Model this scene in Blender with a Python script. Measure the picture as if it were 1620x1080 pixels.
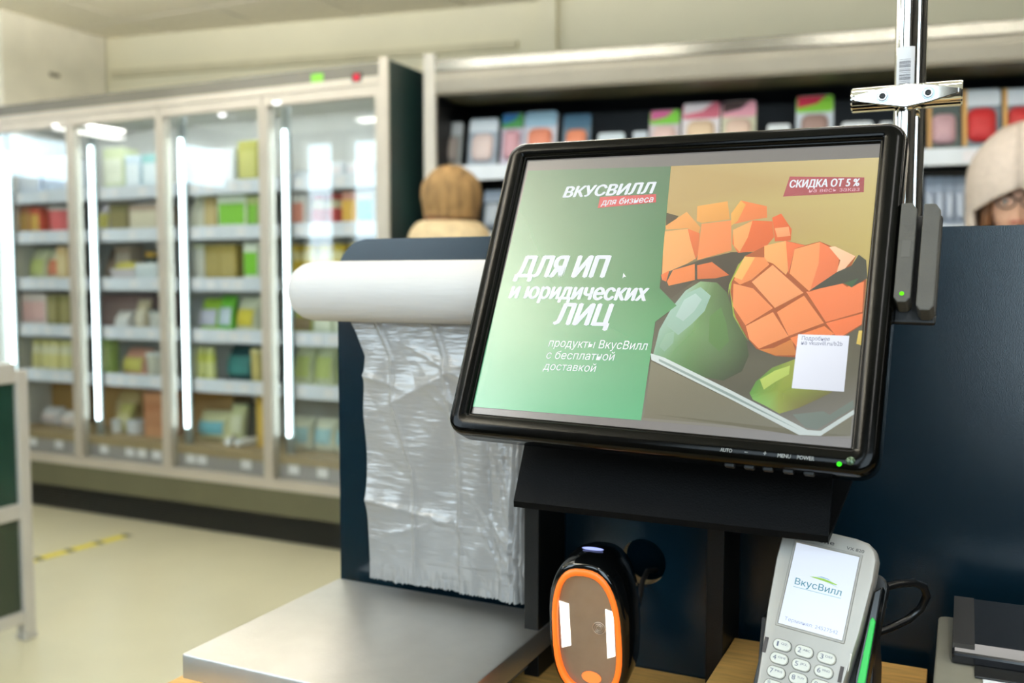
import bpy, bmesh, math, random
from mathutils import Vector, Matrix, noise
random.seed(7)
scn = bpy.context.scene
COL = scn.collection
for o in list(bpy.data.objects): bpy.data.objects.remove(o)

# ------------------------------------------------------------------ camera
CAM_H = 1.2
F_PX, YAW, PITCH = 1500.0, math.radians(25.5), math.atan(100/1500.0)
cam = bpy.data.cameras.new('camera'); cam_o = bpy.data.objects.new('camera', cam); COL.objects.link(cam_o)
cam.sensor_width = 36.0; cam.lens = 36.0*F_PX/1620.0; cam.clip_start = 0.05
cam_o.location = (0, 0, CAM_H); cam_o.rotation_euler = (math.pi/2-PITCH, 0, YAW)
cam.dof.use_dof = True; cam.dof.focus_distance = 0.86; cam.dof.aperture_fstop = 4.2; cam.dof.aperture_blades = 9
scn.camera = cam_o
# ------------------------------------------------------------------ daylight and exposure
SKY = 7.5
world = bpy.data.worlds.new('daylight'); scn.world = world; world.use_nodes = True
bg = world.node_tree.nodes['Background']; bg.inputs['Color'].default_value = (0.76, 0.90, 1.0, 1); bg.inputs['Strength'].default_value = SKY
PANEL_L = 19.0            # radiance of the hanging ceiling lamps
STRIP_L = 12.0           # radiance of the freezer's light strips
scn.view_settings.view_transform = 'Standard'; scn.view_settings.look = 'None'
scn.view_settings.exposure = 0.0; scn.view_settings.gamma = 1.0; scn.view_settings.use_curve_mapping = False
scn.cycles.use_denoising = True
scn.cycles.max_bounces = 8; scn.cycles.transparent_max_bounces = 16; scn.cycles.sample_clamp_indirect = 6.0
scn.cycles.caustics_reflective = False; scn.cycles.caustics_refractive = False

# ------------------------------------------------------------------ helpers
fwd = Vector((-math.sin(YAW)*math.cos(PITCH), math.cos(YAW)*math.cos(PITCH), -math.sin(PITCH)))
rgt = Vector((math.cos(YAW), math.sin(YAW), 0)); upv = rgt.cross(fwd)
def at(u, v, Y):                       # photo pixel -> point at the depth plane Y (world)
    d = fwd + rgt*((u-810)/F_PX) - upv*((v-540)/F_PX)
    return d*(Y/d.y) + Vector((0, 0, CAM_H))
def s2l(c):
    return tuple(((x/255)/12.92 if x/255 <= .04045 else ((x/255+.055)/1.055)**2.4) for x in c)
MATS = {}
def mat(name, col, rough=.5, metal=0.0, nz=(6, .06), bump=(0, 0), spec=.5, emit=0, alpha=1, coat=0, stretch=(1, 1, 1), trans=0):
    if name in MATS: return MATS[name]
    m = bpy.data.materials.new(name); m.use_nodes = True; nt = m.node_tree; P = nt.nodes['Principled BSDF']
    c = s2l(col)
    P.inputs['Roughness'].default_value = rough; P.inputs['Metallic'].default_value = metal
    P.inputs['Specular IOR Level'].default_value = spec; P.inputs['Alpha'].default_value = alpha
    P.inputs['Coat Weight'].default_value = coat; P.inputs['Coat Roughness'].default_value = .05
    P.inputs['Transmission Weight'].default_value = trans
    tc = nt.nodes.new('ShaderNodeTexCoord'); mp = nt.nodes.new('ShaderNodeMapping'); mp.inputs['Scale'].default_value = stretch
    nt.links.new(tc.outputs['Object'], mp.inputs['Vector'])
    n = nt.nodes.new('ShaderNodeTexNoise'); n.inputs['Scale'].default_value = nz[0]; n.inputs['Detail'].default_value = 4
    nt.links.new(mp.outputs['Vector'], n.inputs['Vector'])
    r = nt.nodes.new('ShaderNodeValToRGB'); a = nz[1]
    r.color_ramp.elements[0].position = .3; r.color_ramp.elements[1].position = .7
    r.color_ramp.elements[0].color = (*[max(0, x*(1-a)) for x in c], 1); r.color_ramp.elements[1].color = (*[min(1, x*(1+a)) for x in c], 1)
    nt.links.new(n.outputs['Fac'], r.inputs['Fac']); nt.links.new(r.outputs['Color'], P.inputs['Base Color'])
    if bump[1]:
        n2 = nt.nodes.new('ShaderNodeTexNoise'); n2.inputs['Scale'].default_value = bump[0]; n2.inputs['Detail'].default_value = 3
        nt.links.new(mp.outputs['Vector'], n2.inputs['Vector'])
        b = nt.nodes.new('ShaderNodeBump'); b.inputs['Strength'].default_value = bump[1]; b.inputs['Distance'].default_value = .002
        nt.links.new(n2.outputs['Fac'], b.inputs['Height']); nt.links.new(b.outputs['Normal'], P.inputs['Normal'])
    if emit:
        P.inputs['Emission Color'].default_value = (*c, 1); P.inputs['Emission Strength'].default_value = emit
    MATS[name] = m; return m
def glass(name, tint=(1, 1, 1), rough=0.0, ior=1.5):
    m = bpy.data.materials.new(name); m.use_nodes = True; nt = m.node_tree; nt.nodes.clear()
    out = nt.nodes.new('ShaderNodeOutputMaterial'); mx = nt.nodes.new('ShaderNodeMixShader')
    t = nt.nodes.new('ShaderNodeBsdfTransparent'); t.inputs['Color'].default_value = (*tint, 1)
    g = nt.nodes.new('ShaderNodeBsdfGlossy'); g.inputs['Roughness'].default_value = rough
    lw = nt.nodes.new('ShaderNodeLayerWeight'); lw.inputs['Blend'].default_value = .5     # Schlick reflectance, the same from both sides
    pw = nt.nodes.new('ShaderNodeMath'); pw.operation = 'POWER'; pw.inputs[1].default_value = 5; nt.links.new(lw.outputs['Facing'], pw.inputs[0])
    r0 = ((ior-1)/(ior+1))**2; f = nt.nodes.new('ShaderNodeMath'); f.operation = 'MULTIPLY_ADD'
    f.inputs[1].default_value = 1-r0; f.inputs[2].default_value = r0; nt.links.new(pw.outputs[0], f.inputs[0])
    nt.links.new(f.outputs[0], mx.inputs[0]); nt.links.new(t.outputs[0], mx.inputs[1]); nt.links.new(g.outputs[0], mx.inputs[2])
    nt.links.new(mx.outputs[0], out.inputs[0]); MATS[name] = m; return m
def emis(name, col=None, strength=1.0):
    if name in MATS: return MATS[name]
    m = bpy.data.materials.new(name); m.use_nodes = True; nt = m.node_tree; nt.nodes.clear()
    out = nt.nodes.new('ShaderNodeOutputMaterial'); e = nt.nodes.new('ShaderNodeEmission'); e.inputs['Strength'].default_value = strength
    if col is None:
        a = nt.nodes.new('ShaderNodeAttribute'); a.attribute_name = 'Col'; nt.links.new(a.outputs['Color'], e.inputs['Color'])
    else: e.inputs['Color'].default_value = (*s2l(col), 1)
    nt.links.new(e.outputs[0], out.inputs[0]); MATS[name] = m; return m
def lcd(name, col=None, rough=.21, strength=.86):
    """a lit display surface: gives off its colour and mirrors the room like an anti-glare screen"""
    if name in MATS: return MATS[name]
    m = bpy.data.materials.new(name); m.use_nodes = True; nt = m.node_tree; P = nt.nodes['Principled BSDF']
    P.inputs['Roughness'].default_value = rough; P.inputs['Specular IOR Level'].default_value = .8; P.inputs['Emission Strength'].default_value = strength
    sc_ = nt.nodes.new('ShaderNodeVectorMath'); sc_.operation = 'SCALE'; sc_.inputs['Scale'].default_value = .12
    if col is None:
        a = nt.nodes.new('ShaderNodeAttribute'); a.attribute_name = 'Col'; src = a.outputs['Color']
    else:
        a = nt.nodes.new('ShaderNodeRGB'); a.outputs[0].default_value = (*s2l(col), 1); src = a.outputs[0]
    nt.links.new(src, sc_.inputs[0]); nt.links.new(sc_.outputs[0], P.inputs['Base Color']); nt.links.new(src, P.inputs['Emission Color'])
    MATS[name] = m; return m
def c_(r, g, b, rough=.55, **k):       # quick coloured material, shared by colour
    return mat('print_%d_%d_%d_%d' % (r, g, b, int(rough*100)), (r, g, b), rough, **k)

class MB:
    def __init__(s): s.v = []; s.f = []; s.mi = []
    def add(s, vs, fs, mi=0):
        k = len(s.v); s.v += [tuple(x) for x in vs]; s.f += [tuple(i+k for i in f) for f in fs]; s.mi += [mi]*len(fs); return s
    def box(s, x0, x1, y0, y1, z0, z1, M=None, mi=0):
        vs = [Vector((x, y, z)) for z in (z0, z1) for y in (y0, y1) for x in (x0, x1)]
        if M is not None: vs = [M @ v for v in vs]
        return s.add(vs, [(0, 2, 3, 1), (4, 5, 7, 6), (0, 1, 5, 4), (2, 6, 7, 3), (0, 4, 6, 2), (1, 3, 7, 5)], mi)
    def lathe(s, prof, n=24, c=(0, 0, 0), ax='z', sc=(1, 1), mi=0, cap=True):
        vs = []
        for r, z in prof:
            for i in range(n):
                a = 2*math.pi*i/n; p = (r*math.cos(a)*sc[0], r*math.sin(a)*sc[1], z)
                if ax == 'x': p = (p[2], p[0], p[1])
                if ax == 'y': p = (p[0], p[2], p[1])
                vs.append((p[0]+c[0], p[1]+c[1], p[2]+c[2]))
        fl = (ax == 'y'); fs = []
        for j in range(len(prof)-1):
            for i in range(n):
                q = (j*n+i, j*n+(i+1) % n, (j+1)*n+(i+1) % n, (j+1)*n+i); fs.append(q[::-1] if fl else q)
        if cap:
            a = tuple(range(n-1, -1, -1)); b = tuple((len(prof)-1)*n+i for i in range(n))
            fs += [a[::-1], b[::-1]] if fl else [a, b]
        return s.add(vs, fs, mi)
    def tube(s, pts, r, n=10, mi=0):
        pts = [Vector(p) for p in pts]; vs = []; nrm = None
        for i, p in enumerate(pts):
            t = (pts[min(i+1, len(pts)-1)]-pts[max(i-1, 0)]).normalized()
            if nrm is None: nrm = t.orthogonal().normalized()
            nrm = (nrm-t*nrm.dot(t)).normalized(); b = t.cross(nrm)
            rr = r[i] if isinstance(r, (list, tuple)) else r
            vs += [p+(nrm*math.cos(2*math.pi*k/n)+b*math.sin(2*math.pi*k/n))*rr for k in range(n)]
        fs = [(j*n+i, j*n+(i+1) % n, (j+1)*n+(i+1) % n, (j+1)*n+i) for j in range(len(pts)-1) for i in range(n)]
        fs += [tuple(range(n-1, -1, -1)), tuple((len(pts)-1)*n+i for i in range(n))]
        return s.add(vs, fs, mi)
    def prism(s, poly, h0, h1, fn=lambda a, b, h: (a, b, h), mi=0):   # poly in (a,b), extruded h0..h1
        n = len(poly); vs = [fn(a, b, h0) for a, b in poly]+[fn(a, b, h1) for a, b in poly]
        fs = [tuple(range(n-1, -1, -1)), tuple(range(n, 2*n))]+[(i, (i+1) % n, n+(i+1) % n, n+i) for i in range(n)]
        return s.add(vs, fs, mi)
    def loft(s, rings, cap=True, mi=0):
        n = len(rings[0]); vs = [p for r in rings for p in r]
        fs = [(j*n+i, j*n+(i+1) % n, (j+1)*n+(i+1) % n, (j+1)*n+i) for j in range(len(rings)-1) for i in range(n)]
        if cap: fs += [tuple(range(n-1, -1, -1)), tuple((len(rings)-1)*n+i for i in range(n))]
        return s.add(vs, fs, mi)
    def grid(s, fn, nu, nv, mi=0):
        vs = [fn(i/nu, j/nv) for j in range(nv+1) for i in range(nu+1)]
        fs = [(j*(nu+1)+i, j*(nu+1)+i+1, (j+1)*(nu+1)+i+1, (j+1)*(nu+1)+i) for j in range(nv) for i in range(nu)]
        return s.add(vs, fs, mi)
    def mesh(s, name, mats, smooth=False):
        me = bpy.data.meshes.new(name); me.from_pydata([tuple(v) for v in s.v], [], s.f)
        for m in (mats if isinstance(mats, (list, tuple)) else [mats]): me.materials.append(m)
        me.polygons.foreach_set('material_index', s.mi)
        bm = bmesh.new(); bm.from_mesh(me); bmesh.ops.recalc_face_normals(bm, faces=bm.faces); bm.to_mesh(me); bm.free()
        if smooth: me.polygons.foreach_set('use_smooth', [True]*len(me.polygons))
        me.update(); return me
    def build(s, name, mats, parent=None, smooth=False, bevel=0, seg=2, auto=False):
        return link(name, s.mesh(name, mats, smooth or auto), parent, bevel, seg, auto)
def link(name, me, parent=None, bevel=0, seg=2, auto=False):
    o = bpy.data.objects.new(name, me); COL.objects.link(o)
    if parent is not None: o.parent = parent
    if bevel:
        b = o.modifiers.new('bevel', 'BEVEL'); b.width = bevel; b.segments = seg; b.limit_method = 'ANGLE'; b.angle_limit = math.radians(40)
    if auto:
        e = o.modifiers.new('edges', 'EDGE_SPLIT'); e.split_angle = math.radians(35)
    return o
def tag(o, label, cat, group=None):
    o['label'] = label; o['category'] = cat
    if group: o['group'] = group
    return o
def thing(name, label, cat, loc=(0, 0, 0), rotz=0.0, group=None, M=None):
    o = bpy.data.objects.new(name, None); COL.objects.link(o); o.empty_display_size = .05
    if M is not None: o.matrix_world = M
    else: o.location = loc; o.rotation_euler = (0, 0, rotz)
    return tag(o, label, cat, group)
def struct(o): o['kind'] = 'structure'; return o
def rrect(w, h, r, n=6, cx=0, cy=0):
    pts = []
    for sx, sy, a0 in ((1, 1, 0), (-1, 1, 90), (-1, -1, 180), (1, -1, 270)):
        for i in range(n+1):
            a = math.radians(a0+90*i/n); pts.append((cx+sx*(w/2-r)+r*math.cos(a), cy+sy*(h/2-r)+r*math.sin(a)))
    return pts
def text_mesh(txt, name, m, x0, x1, y0, h, z, parent, shear=0.0, bold=0.0, rise=0.0, fn=None):
    """flat lettering: fitted between x0..x1 on the base line y0, letter height h, at level z of the parent"""
    cu = bpy.data.curves.new('t', 'FONT'); cu.body = txt; cu.shear = shear; cu.resolution_u = 3
    o = bpy.data.objects.new('t', cu); COL.objects.link(o)
    dg = bpy.context.evaluated_depsgraph_get(); me = bpy.data.meshes.new_from_object(o.evaluated_get(dg))
    bpy.data.objects.remove(o); bpy.data.curves.remove(cu); me.name = name
    xs = [v.co.x for v in me.vertices]; a, b = min(xs), max(xs)
    caps = .70 if any(ch.isupper() or ch in 'бд0123456789' for ch in txt) else .52
    for v in me.vertices:
        t = (v.co.x-a)/(b-a); X = x0+(x1-x0)*t; Y = y0+rise*t+v.co.y*h/caps
        v.co = fn(X, Y, z) if fn else (X, Y, z)
    if bold:                           # heavier strokes: the same outline laid again, shifted a little
        bm = bmesh.new(); bm.from_mesh(me); src = bm.verts[:]+bm.edges[:]+bm.faces[:]; e = bold*h/caps
        for dx, dy in ((e, 0), (-e, 0), (0, e*.5), (0, -e*.5)):
            r = bmesh.ops.duplicate(bm, geom=src); bmesh.ops.translate(bm, verts=[q for q in r['geom'] if isinstance(q, bmesh.types.BMVert)], vec=(dx, dy, 0))
        bm.to_mesh(me); bm.free()
    me.materials.clear(); me.materials.append(m)
    return link(name, me, parent)

# ------------------------------------------------------------------ common materials
M_wall = mat('wall_paint', (228, 221, 192), .7, nz=(3, .03), bump=(60, .1))
M_ceil = mat('ceiling_tile', (246, 239, 219), .85, nz=(40, .04), bump=(120, .3))
M_floor = mat('vinyl_floor', (200, 194, 164), .36, nz=(1.6, .07), bump=(25, .05))
M_frame = mat('champagne_metal', (190, 182, 168), .4, .35)
M_hdr = mat('grey_header', (92, 90, 80), .4, .1)
M_olive = mat('olive_kick', (84, 83, 62), .45)
M_black = mat('matt_black', (9, 9, 9), .55, nz=(30, .1))
M_grille = mat('black_grille', (30, 31, 24), .6)
M_white = mat('white_enamel', (214, 216, 216), .4)
M_inner = mat('freezer_liner', (206, 205, 198), .5)
M_teal = mat('dark_teal_side', (22, 42, 42), .4, nz=(5, .25))
M_glass = glass('door_glass', (.96, .98, .97), 0.0, 1.75)
M_tag = mat('paper_tag', (236, 232, 236), .6)
M_strip = emis('light_strip', (226, 244, 252), STRIP_L)
M_panel = emis('ceiling_panel_light', (255, 252, 246), PANEL_L)
M_up = emis('added_ceiling_uplight', (255, 252, 246), PANEL_L*7.5)  # strong upward emitter added to some lamps to brighten the ceiling
M_navy = mat('navy_laminate', (6, 27, 37), .2, nz=(90, .08), bump=(900, .06), spec=.42)
M_edge = mat('chipboard_edge', (176, 148, 104), .7, nz=(60, .25))
M_wood = mat('oak_worktop', (206, 160, 88), .45, nz=(14, .18), stretch=(2, 14, 2))
M_chrome = mat('chrome', (225, 225, 222), .06, 1.0, nz=(3, .01))
M_steel = mat('brushed_steel', (208, 205, 199), .43, 1.0, nz=(30, .03), bump=(160, .10), stretch=(1, 1, 1))
M_board = mat('black_laminate', (7, 8, 7), .45, nz=(60, .1), bump=(600, .2), spec=.25)
M_card = mat('brown_cardboard', (166, 124, 66), .8, nz=(8, .08))

# ================================================================== THE ROOM
CZ = 2.62; XL, XR, YF = -6.6, 3.2, -0.9
WA = math.radians(8.9); wdir = Vector((math.cos(WA), math.sin(WA), 0)); wnrm = Vector((-math.sin(WA), math.cos(WA), 0))
def wall_y(x): return 4.15+(x+4.6)*math.tan(WA)
fl = struct(MB().box(XL-.2, XR+.2, YF-.2, 5.7, -.05, 0).build('floor', M_floor))
# ceiling: slab, tiles of 0.6 m laid in a grid with recessed joints, light panels in some fields
ceil = struct(MB().box(XL-.2, XR+.2, YF-.2, 5.7, CZ+.03, CZ+.12).build('ceiling', mat('ceiling_void', (120, 112, 92), .9)))
tile_me = MB().box(-.291, .291, -.291, .291, CZ, CZ+.025).mesh('tile', M_ceil)
LAMPS = {(i, j) for i in (2, 5, 8, 11, 14) for j in (0, 3, 5)}
for i in range(16):
    for j in range(10):
        cx, cy = XL+.3+.6*i, YF+.3+.6*j
        if cy-.3 > wall_y(cx): continue
        t = link('tile', tile_me, ceil); t.location = (cx, cy, 0)
lamp_b = MB().box(-.6, .6, -.055, .055, 2.33, 2.372).mesh('lamp_housing', M_white)
lamp_d = MB().box(-.595, .595, -.05, .05, 2.322, 2.3295).mesh('diffuser', M_panel); lamp_u = MB().box(-.595, .595, -.05, .05, 2.3725, 2.38).mesh('added_uplight', M_up)
lamp_w = MB().tube([(-.45, 0, 2.38), (-.45, 0, CZ)], .002, 6).mesh('wire', M_white); lamp_w2 = MB().tube([(.45, 0, 2.38), (.45, 0, CZ)], .002, 6).mesh('wire', M_white)
SPOTS = [(XL+.25+.6*i, {0: -.25, 3: 1.0, 5: 2.5}[j], math.pi/2 if j == 0 else 0, j == 5 or (i, j) == (8, 0)) for (i, j) in sorted(LAMPS) if i != 2]+[(-6.2, 1.7, math.pi/2, True)]  # the lone near-row uplight is added to strengthen the monitor's glow
for (lx, ly, lr, up_) in SPOTS:
    t = thing('hanging_lamp', 'long white linear lamp hanging below the tiled ceiling', 'lamp', (lx, ly, 0), lr, 'linear ceiling lamps')
    for nm, me in (('lamp_housing', lamp_b), ('diffuser', lamp_d), ('added_uplight', lamp_u), ('wire', lamp_w), ('wire', lamp_w2)):
        if nm != 'added_uplight' or up_: link(nm, me, t)

def holed(axis, c0, c1, a0, a1, holes):
    m = MB()
    def bx(p, q, z0, z1):
        if q-p < 1e-4 or z1-z0 < 1e-4: return
        if axis == 'x': m.box(p, q, c0, c1, z0, z1)
        else: m.box(c0, c1, p, q, z0, z1)
    x = a0
    for (h0, h1, z0, z1) in sorted(holes):
        bx(x, h0, 0, CZ+.03); bx(h0, h1, 0, z0); bx(h0, h1, z1, CZ+.03); x = h1
    bx(x, a1, 0, CZ+.03); return m
front_win = [(-5.98, -5.58, .9, 2.56), (-5.42, -5.05, .9, 2.56), (-3.4, -1.5, 1.2, 2.56), (-.85, -.06, 1.55, 2.35), (.10, 1.2, .75, 2.3)]
left_win = [(-.68, .08, 2.06, 2.5), (1.15, 1.95, 1.95, 2.35)]
M_wallw = mat('dark_wall_paint', (62, 60, 57), .7, nz=(3, .02))
struct(holed('x', YF-.15, YF, XL-.15, XR+.15, front_win).build('wall_front', M_wallw))
struct(holed('y', XL-.15, XL, YF, 3.9, left_win).build('wall_left', M_wallw))
struct(MB().box(XR, XR+.15, YF, 5.6, 0, CZ+.03).build('wall_right', M_wallw))
wb = MB(); n = len(wb.v)
A, B = Vector((XL-.1, wall_y(XL-.1), 0)), Vector((XR+.1, wall_y(XR+.1), 0))
wb.prism([(A.x, A.y), (B.x, B.y), (B.x+wnrm.x*.15, B.y+wnrm.y*.15), (A.x+wnrm.x*.15, A.y+wnrm.y*.15)], 0, CZ+.03)
struct(wb.build('wall_back', M_wall))
M_wframe = mat('window_frame_paint', (206, 206, 200), .45); M_wpane = glass('window_glass', (.97, .99, 1.0), 0.0, 1.3)
wn = 0
for axis, cc, wins in (('x', YF, front_win), ('y', XL, left_win)):
    for (a0, a1, z0, z1) in wins:
        wn += 1; fr = MB(); t = .04
        def fb(p, q, u, v, d0=-.11, d1=-.04):
            if axis == 'x': fr.box(p, q, cc+d0, cc+d1, u, v)
            else: fr.box(cc+d0, cc+d1, p, q, u, v)
        fb(a0, a1, z0, z0+t); fb(a0, a1, z1-t, z1); fb(a0, a0+t, z0+t, z1-t); fb(a1-t, a1, z0+t, z1-t)
        w = struct(fr.build('window_%d' % wn, M_wframe))
        fr = MB(); fb(a0+t, a1-t, z0+t, z1-t, -.078, -.072); fr.build('pane', M_wpane, w)
        L = bpy.data.lights.new('daylight_portal', 'AREA'); L.shape = 'RECTANGLE'; L.size = a1-a0; L.size_y = z1-z0; L.cycles.is_portal = True
        lo = bpy.data.objects.new('daylight_portal', L); COL.objects.link(lo)
        if axis == 'x': lo.location = ((a0+a1)/2, cc-.14, (z0+z1)/2); lo.rotation_euler = (math.pi/2, 0, 0)
        else: lo.location = (cc-.14, (a0+a1)/2, (z0+z1)/2); lo.rotation_euler = (math.pi/2, 0, -math.pi/2)
# boxed-in duct above the freezer's left end, ledge and pilaster on the rear wall
bxg = struct(MB().box(-6.3, -4.64, 3.45, 4.13, 2.10, CZ).build('wall_boxing', mat('boxing_paint', (240, 234, 216), .6), bevel=.004))
MB().box(-4.641, -4.632, 3.74, 3.80, 2.325, 2.345).build('latch', mat('latch_grey', (120, 112, 92), .5), bxg)
def along(m, s0, s1, d0, d1, z0, z1, x0=-4.6):
    o = Vector((x0, wall_y(x0), 0)); p = [o+wdir*s+wnrm*d for s, d in ((s0, d0), (s1, d0), (s1, d1), (s0, d1))]
    return m.prism([(q.x, q.y) for q in p], z0, z1)
struct(along(MB(), 0, 2.5, -.03, .01, 2.385, 2.425).build('trim_1', mat('ledge_paint', (204, 196, 164), .6)))
struct(along(MB(), 2.62, 2.715, -.05, .01, 1.9, CZ+.02).build('trim_2', M_wall))
# hazard tape on the floor
tp = thing('floor_tape', 'yellow and black striped tape line on the beige floor', 'tape', (-3.565, 2.60, 0), math.radians(-6))
M_ty = mat('tape_yellow', (222, 204, 40), .5); M_tk = mat('tape_black', (60, 58, 40), .5)
k = 0; y = 0
while y < .56:
    h = .115 if k % 2 == 0 else .03
    MB().box(-.027, .027, y, y+h, .0005, .0018).build('stripe', M_tk if k % 2 else M_ty, tp); y += h; k += 1

# ================================================================== FREEZER
FX, FY = -4.66, 3.35
frz = thing('glass_door_freezer', 'tall four-door glass-front freezer with champagne frames along the rear wall', 'freezer', (FX, FY, 0))
FW = 2.50
m = MB().box(.0, .03, .0, .56, .0, 2.09).box(.03, 2.475, .50, .56, 0, 2.09)
m.box(.03, 2.475, 0.05, .50, 2.0, 2.09).build('cabinet', M_inner, frz)
MB().box(2.475, FW, .006, .56, 0, 2.095).build('side_panel', M_teal, frz)
MB().box(2.458, FW+.001, -.006, .005, .02, 2.105).build('corner_post', M_frame, frz)
hd = MB().box(0, 2.458, -.004, .05, 2.032, 2.088).build('header', M_hdr, frz)
p = at(503, 127, FY); q = at(566, 123, FY)
MB().box(p.x-FX-.03, p.x-FX+.03, -.0065, -.004, p.z-.027, p.z+.027).build('green_sticker', mat('sticker_green', (122, 200, 48), .5), hd)
MB().box(q.x-FX-.026, q.x-FX+.026, -.010, -.004, q.z-.020, q.z+.020).build('display_housing', M_black, hd, bevel=.004)
MB().box(q.x-FX-.013, q.x-FX+.013, -.0115, -.010, q.z-.013, q.z+.013).build('red_display', emis('led_red', (255, 70, 90), 1.2), hd)
MB().box(0, 2.458, -.008, .05, 2.000, 2.032).build('top_rail', M_frame, frz)
MB().box(0, FW, -.008, .05, .252, .284).build('bottom_rail', M_frame, frz)
MB().box(0, FW, -.004, .03, .135, .252).build('kick_panel', M_olive, frz)
g = MB().box(0, FW, .05, .07, 0, .135)
for i in range(9): g.box(0, FW, .035, .05, .012+i*.0135, .019+i*.0135)
g.build('base_grille', M_grille, frz)
MB().box(.03, 2.475, .045, .50, .36, .40).build('deck', mat('deck_tan', (150, 128, 92), .6), frz)
MB().box(.03, 2.475, .055, .062, .284, .40).build('deck_front', mat('deck_front_lilac', (150, 144, 146), .4), frz)
M_fill = emis('freezer_fill_light', (244, 250, 255), 30.0)  # unseen lamp added behind the header to brighten the freezer inside
BND = [.0, .626, 1.227, 1.842, 2.458]
SHZ = [1.63, 1.42, 1.175, .93, .69]
tagm = MB().box(-.026, .026, -.0015, 0, -.02, .02).mesh('price_tag', M_tag)
M_rail = mat('rail_plastic', (222, 226, 236), .3); M_raild = mat('rail_shade', (120, 132, 150), .4)
for d in range(4):
    a, b = BND[d], BND[d+1]; w_ = b-a
    # door: four frame bars, pane
    fr = MB(); z0, z1 = .284, 2.0; t = .024
    fr.box(a+.002, a+t, 0, .048, z0, z1).box(b-t, b-.002, 0, .048, z0, z1).box(a+t, b-t, 0, .048, z0, z0+.012).box(a+t, b-t, 0, .048, z1-.045, z1)
    dr = fr.build('door', M_frame, frz)
    MB().box(a+t, b-t, .018, .024, z0+.012, z1-.045).build('pane', M_glass, dr)
    ls = a+.056
    MB().box(ls-.004, ls+.004, .072, .085, .48, 1.86).build('light_strip', M_strip, frz)
    MB().box(ls-.020, ls+.020, .085, .10, .40, 2.0).build('strip_channel', mat('strip_channel', (150, 158, 158), .3, .6), frz)
    MB().box(a+.06, b-.04, .09, .115, 1.985, 1.9985).build('hidden_fill_light', M_fill, frz)
    for k, z in enumerate(SHZ):
        sh = MB().box(a+.05, b-.02, .13, .50, z-.022, z-.004).build('shelf', M_white, frz)
        MB().box(a+.05, b-.015, .108, .13, z-.036, z+.028).build('tag_rail', M_rail, sh)
        random.seed(d*10+k); x = a+.11
        while x < b-.06:
            tg = link('price_tag', tagm, sh); tg.location = (x, .1075, z-.004); x += random.choice((.075, .09, .15, .19))
    for x in [(.13, .22, .42), (.12, .30, .38, .48), (.10, .17, .44), (.10, .26)][d]:
        tg = link('price_tag', tagm, frz); tg.location = (a+x, .0545, .342); tg.scale = (1.1, 1, 1.3)
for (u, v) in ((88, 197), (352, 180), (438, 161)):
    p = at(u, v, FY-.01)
    MB().lathe([(.0, -.012), (.016, -.012), (.022, 0)], 14, (p.x-FX, -.012, p.z), sc=(1, .5), cap=False).build('glowing_dome', emis('spot', (255, 255, 255), 2.5), frz, smooth=True)  # small emissive half-dome on the top rail

# ---- goods: one builder per kind, each thing with its parts
def carton(nm, lab, cat, loc, w, d, h, body, label, rz=0, group=None, frac=.55):
    t = thing(nm, lab, cat, loc, rz, group)
    MB().box(-w/2, w/2, 0, d, 0, h).build('carton_body', body, t, bevel=.003, seg=1)
    MB().box(-w*.44, w*.44, -.0012, 0, h*(.5-frac/2), h*(.5+frac/2)).build('label_panel', label, t); return t
def pouch(nm, lab, cat, loc, w, d, h, body, label, rz=0, group=None, lean=.18):
    t = thing(nm, lab, cat, loc, rz, group); m = MB(); R = []
    for j in range(9):
        v = j/8; th = d*.5*(math.sin(math.pi*min(1, v*.92+.06))**.6); ww = w*(.93+.07*math.cos(6.28*v)); ring = []
        for i in range(14):
            a = 2*math.pi*i/14; ring.append((ww/2*math.copysign(abs(math.cos(a))**.7, math.cos(a)), d*.5+lean*v*h+th*math.sin(a), v*h))
        R.append(ring)
    m.loft(R).build('bag', body, t, smooth=True)
    def lf(a, b):
        v = .25+.45*b; th = d*.5*(math.sin(math.pi*min(1, v*.92+.06))**.6); x = (a-.5)*1.5
        return (x*w/2, d*.5+lean*v*h-th*math.sqrt(max(0, 1-x*x*.9))*1.02-.002, v*h)
    MB().grid(lf, 6, 4).build('label', label, t, smooth=True); return t
def jar(nm, lab, cat, loc, w, d, h, body, label, rz=0, group=None, lid=None):
    t = thing(nm, lab, cat, loc, rz, group); r = w/2; c = (0, r, 0)
    MB().lathe([(r*.9, 0), (r, h*.06), (r, h*.72), (r*.8, h*.82), (r*.8, h*.86)], 16, c).build('jar_body', body, t, smooth=True)
    MB().lathe([(r*.86, h*.84), (r*.88, h*.86), (r*.88, h*.98), (r*.8, h)], 16, c).build('lid', lid or label, t, auto=True)
    MB().lathe([(r*1.012, h*.2), (r*1.012, h*.6)], 16, c, cap=False).build('label_band', label, t, smooth=True); return t
def tub(nm, lab, cat, loc, w, d, h, body, label, rz=0, group=None):
    t = thing(nm, lab, cat, loc, rz, group); c = (0, w/2, 0)
    MB().lathe([(w*.40, 0), (w*.48, h*.9)], 18, c).build('tub_body', body, t, auto=True)
    MB().lathe([(w*.5, h*.88), (w*.5, h*.97), (w*.46, h)], 18, c).build('lid', label, t, auto=True); return t
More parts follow.
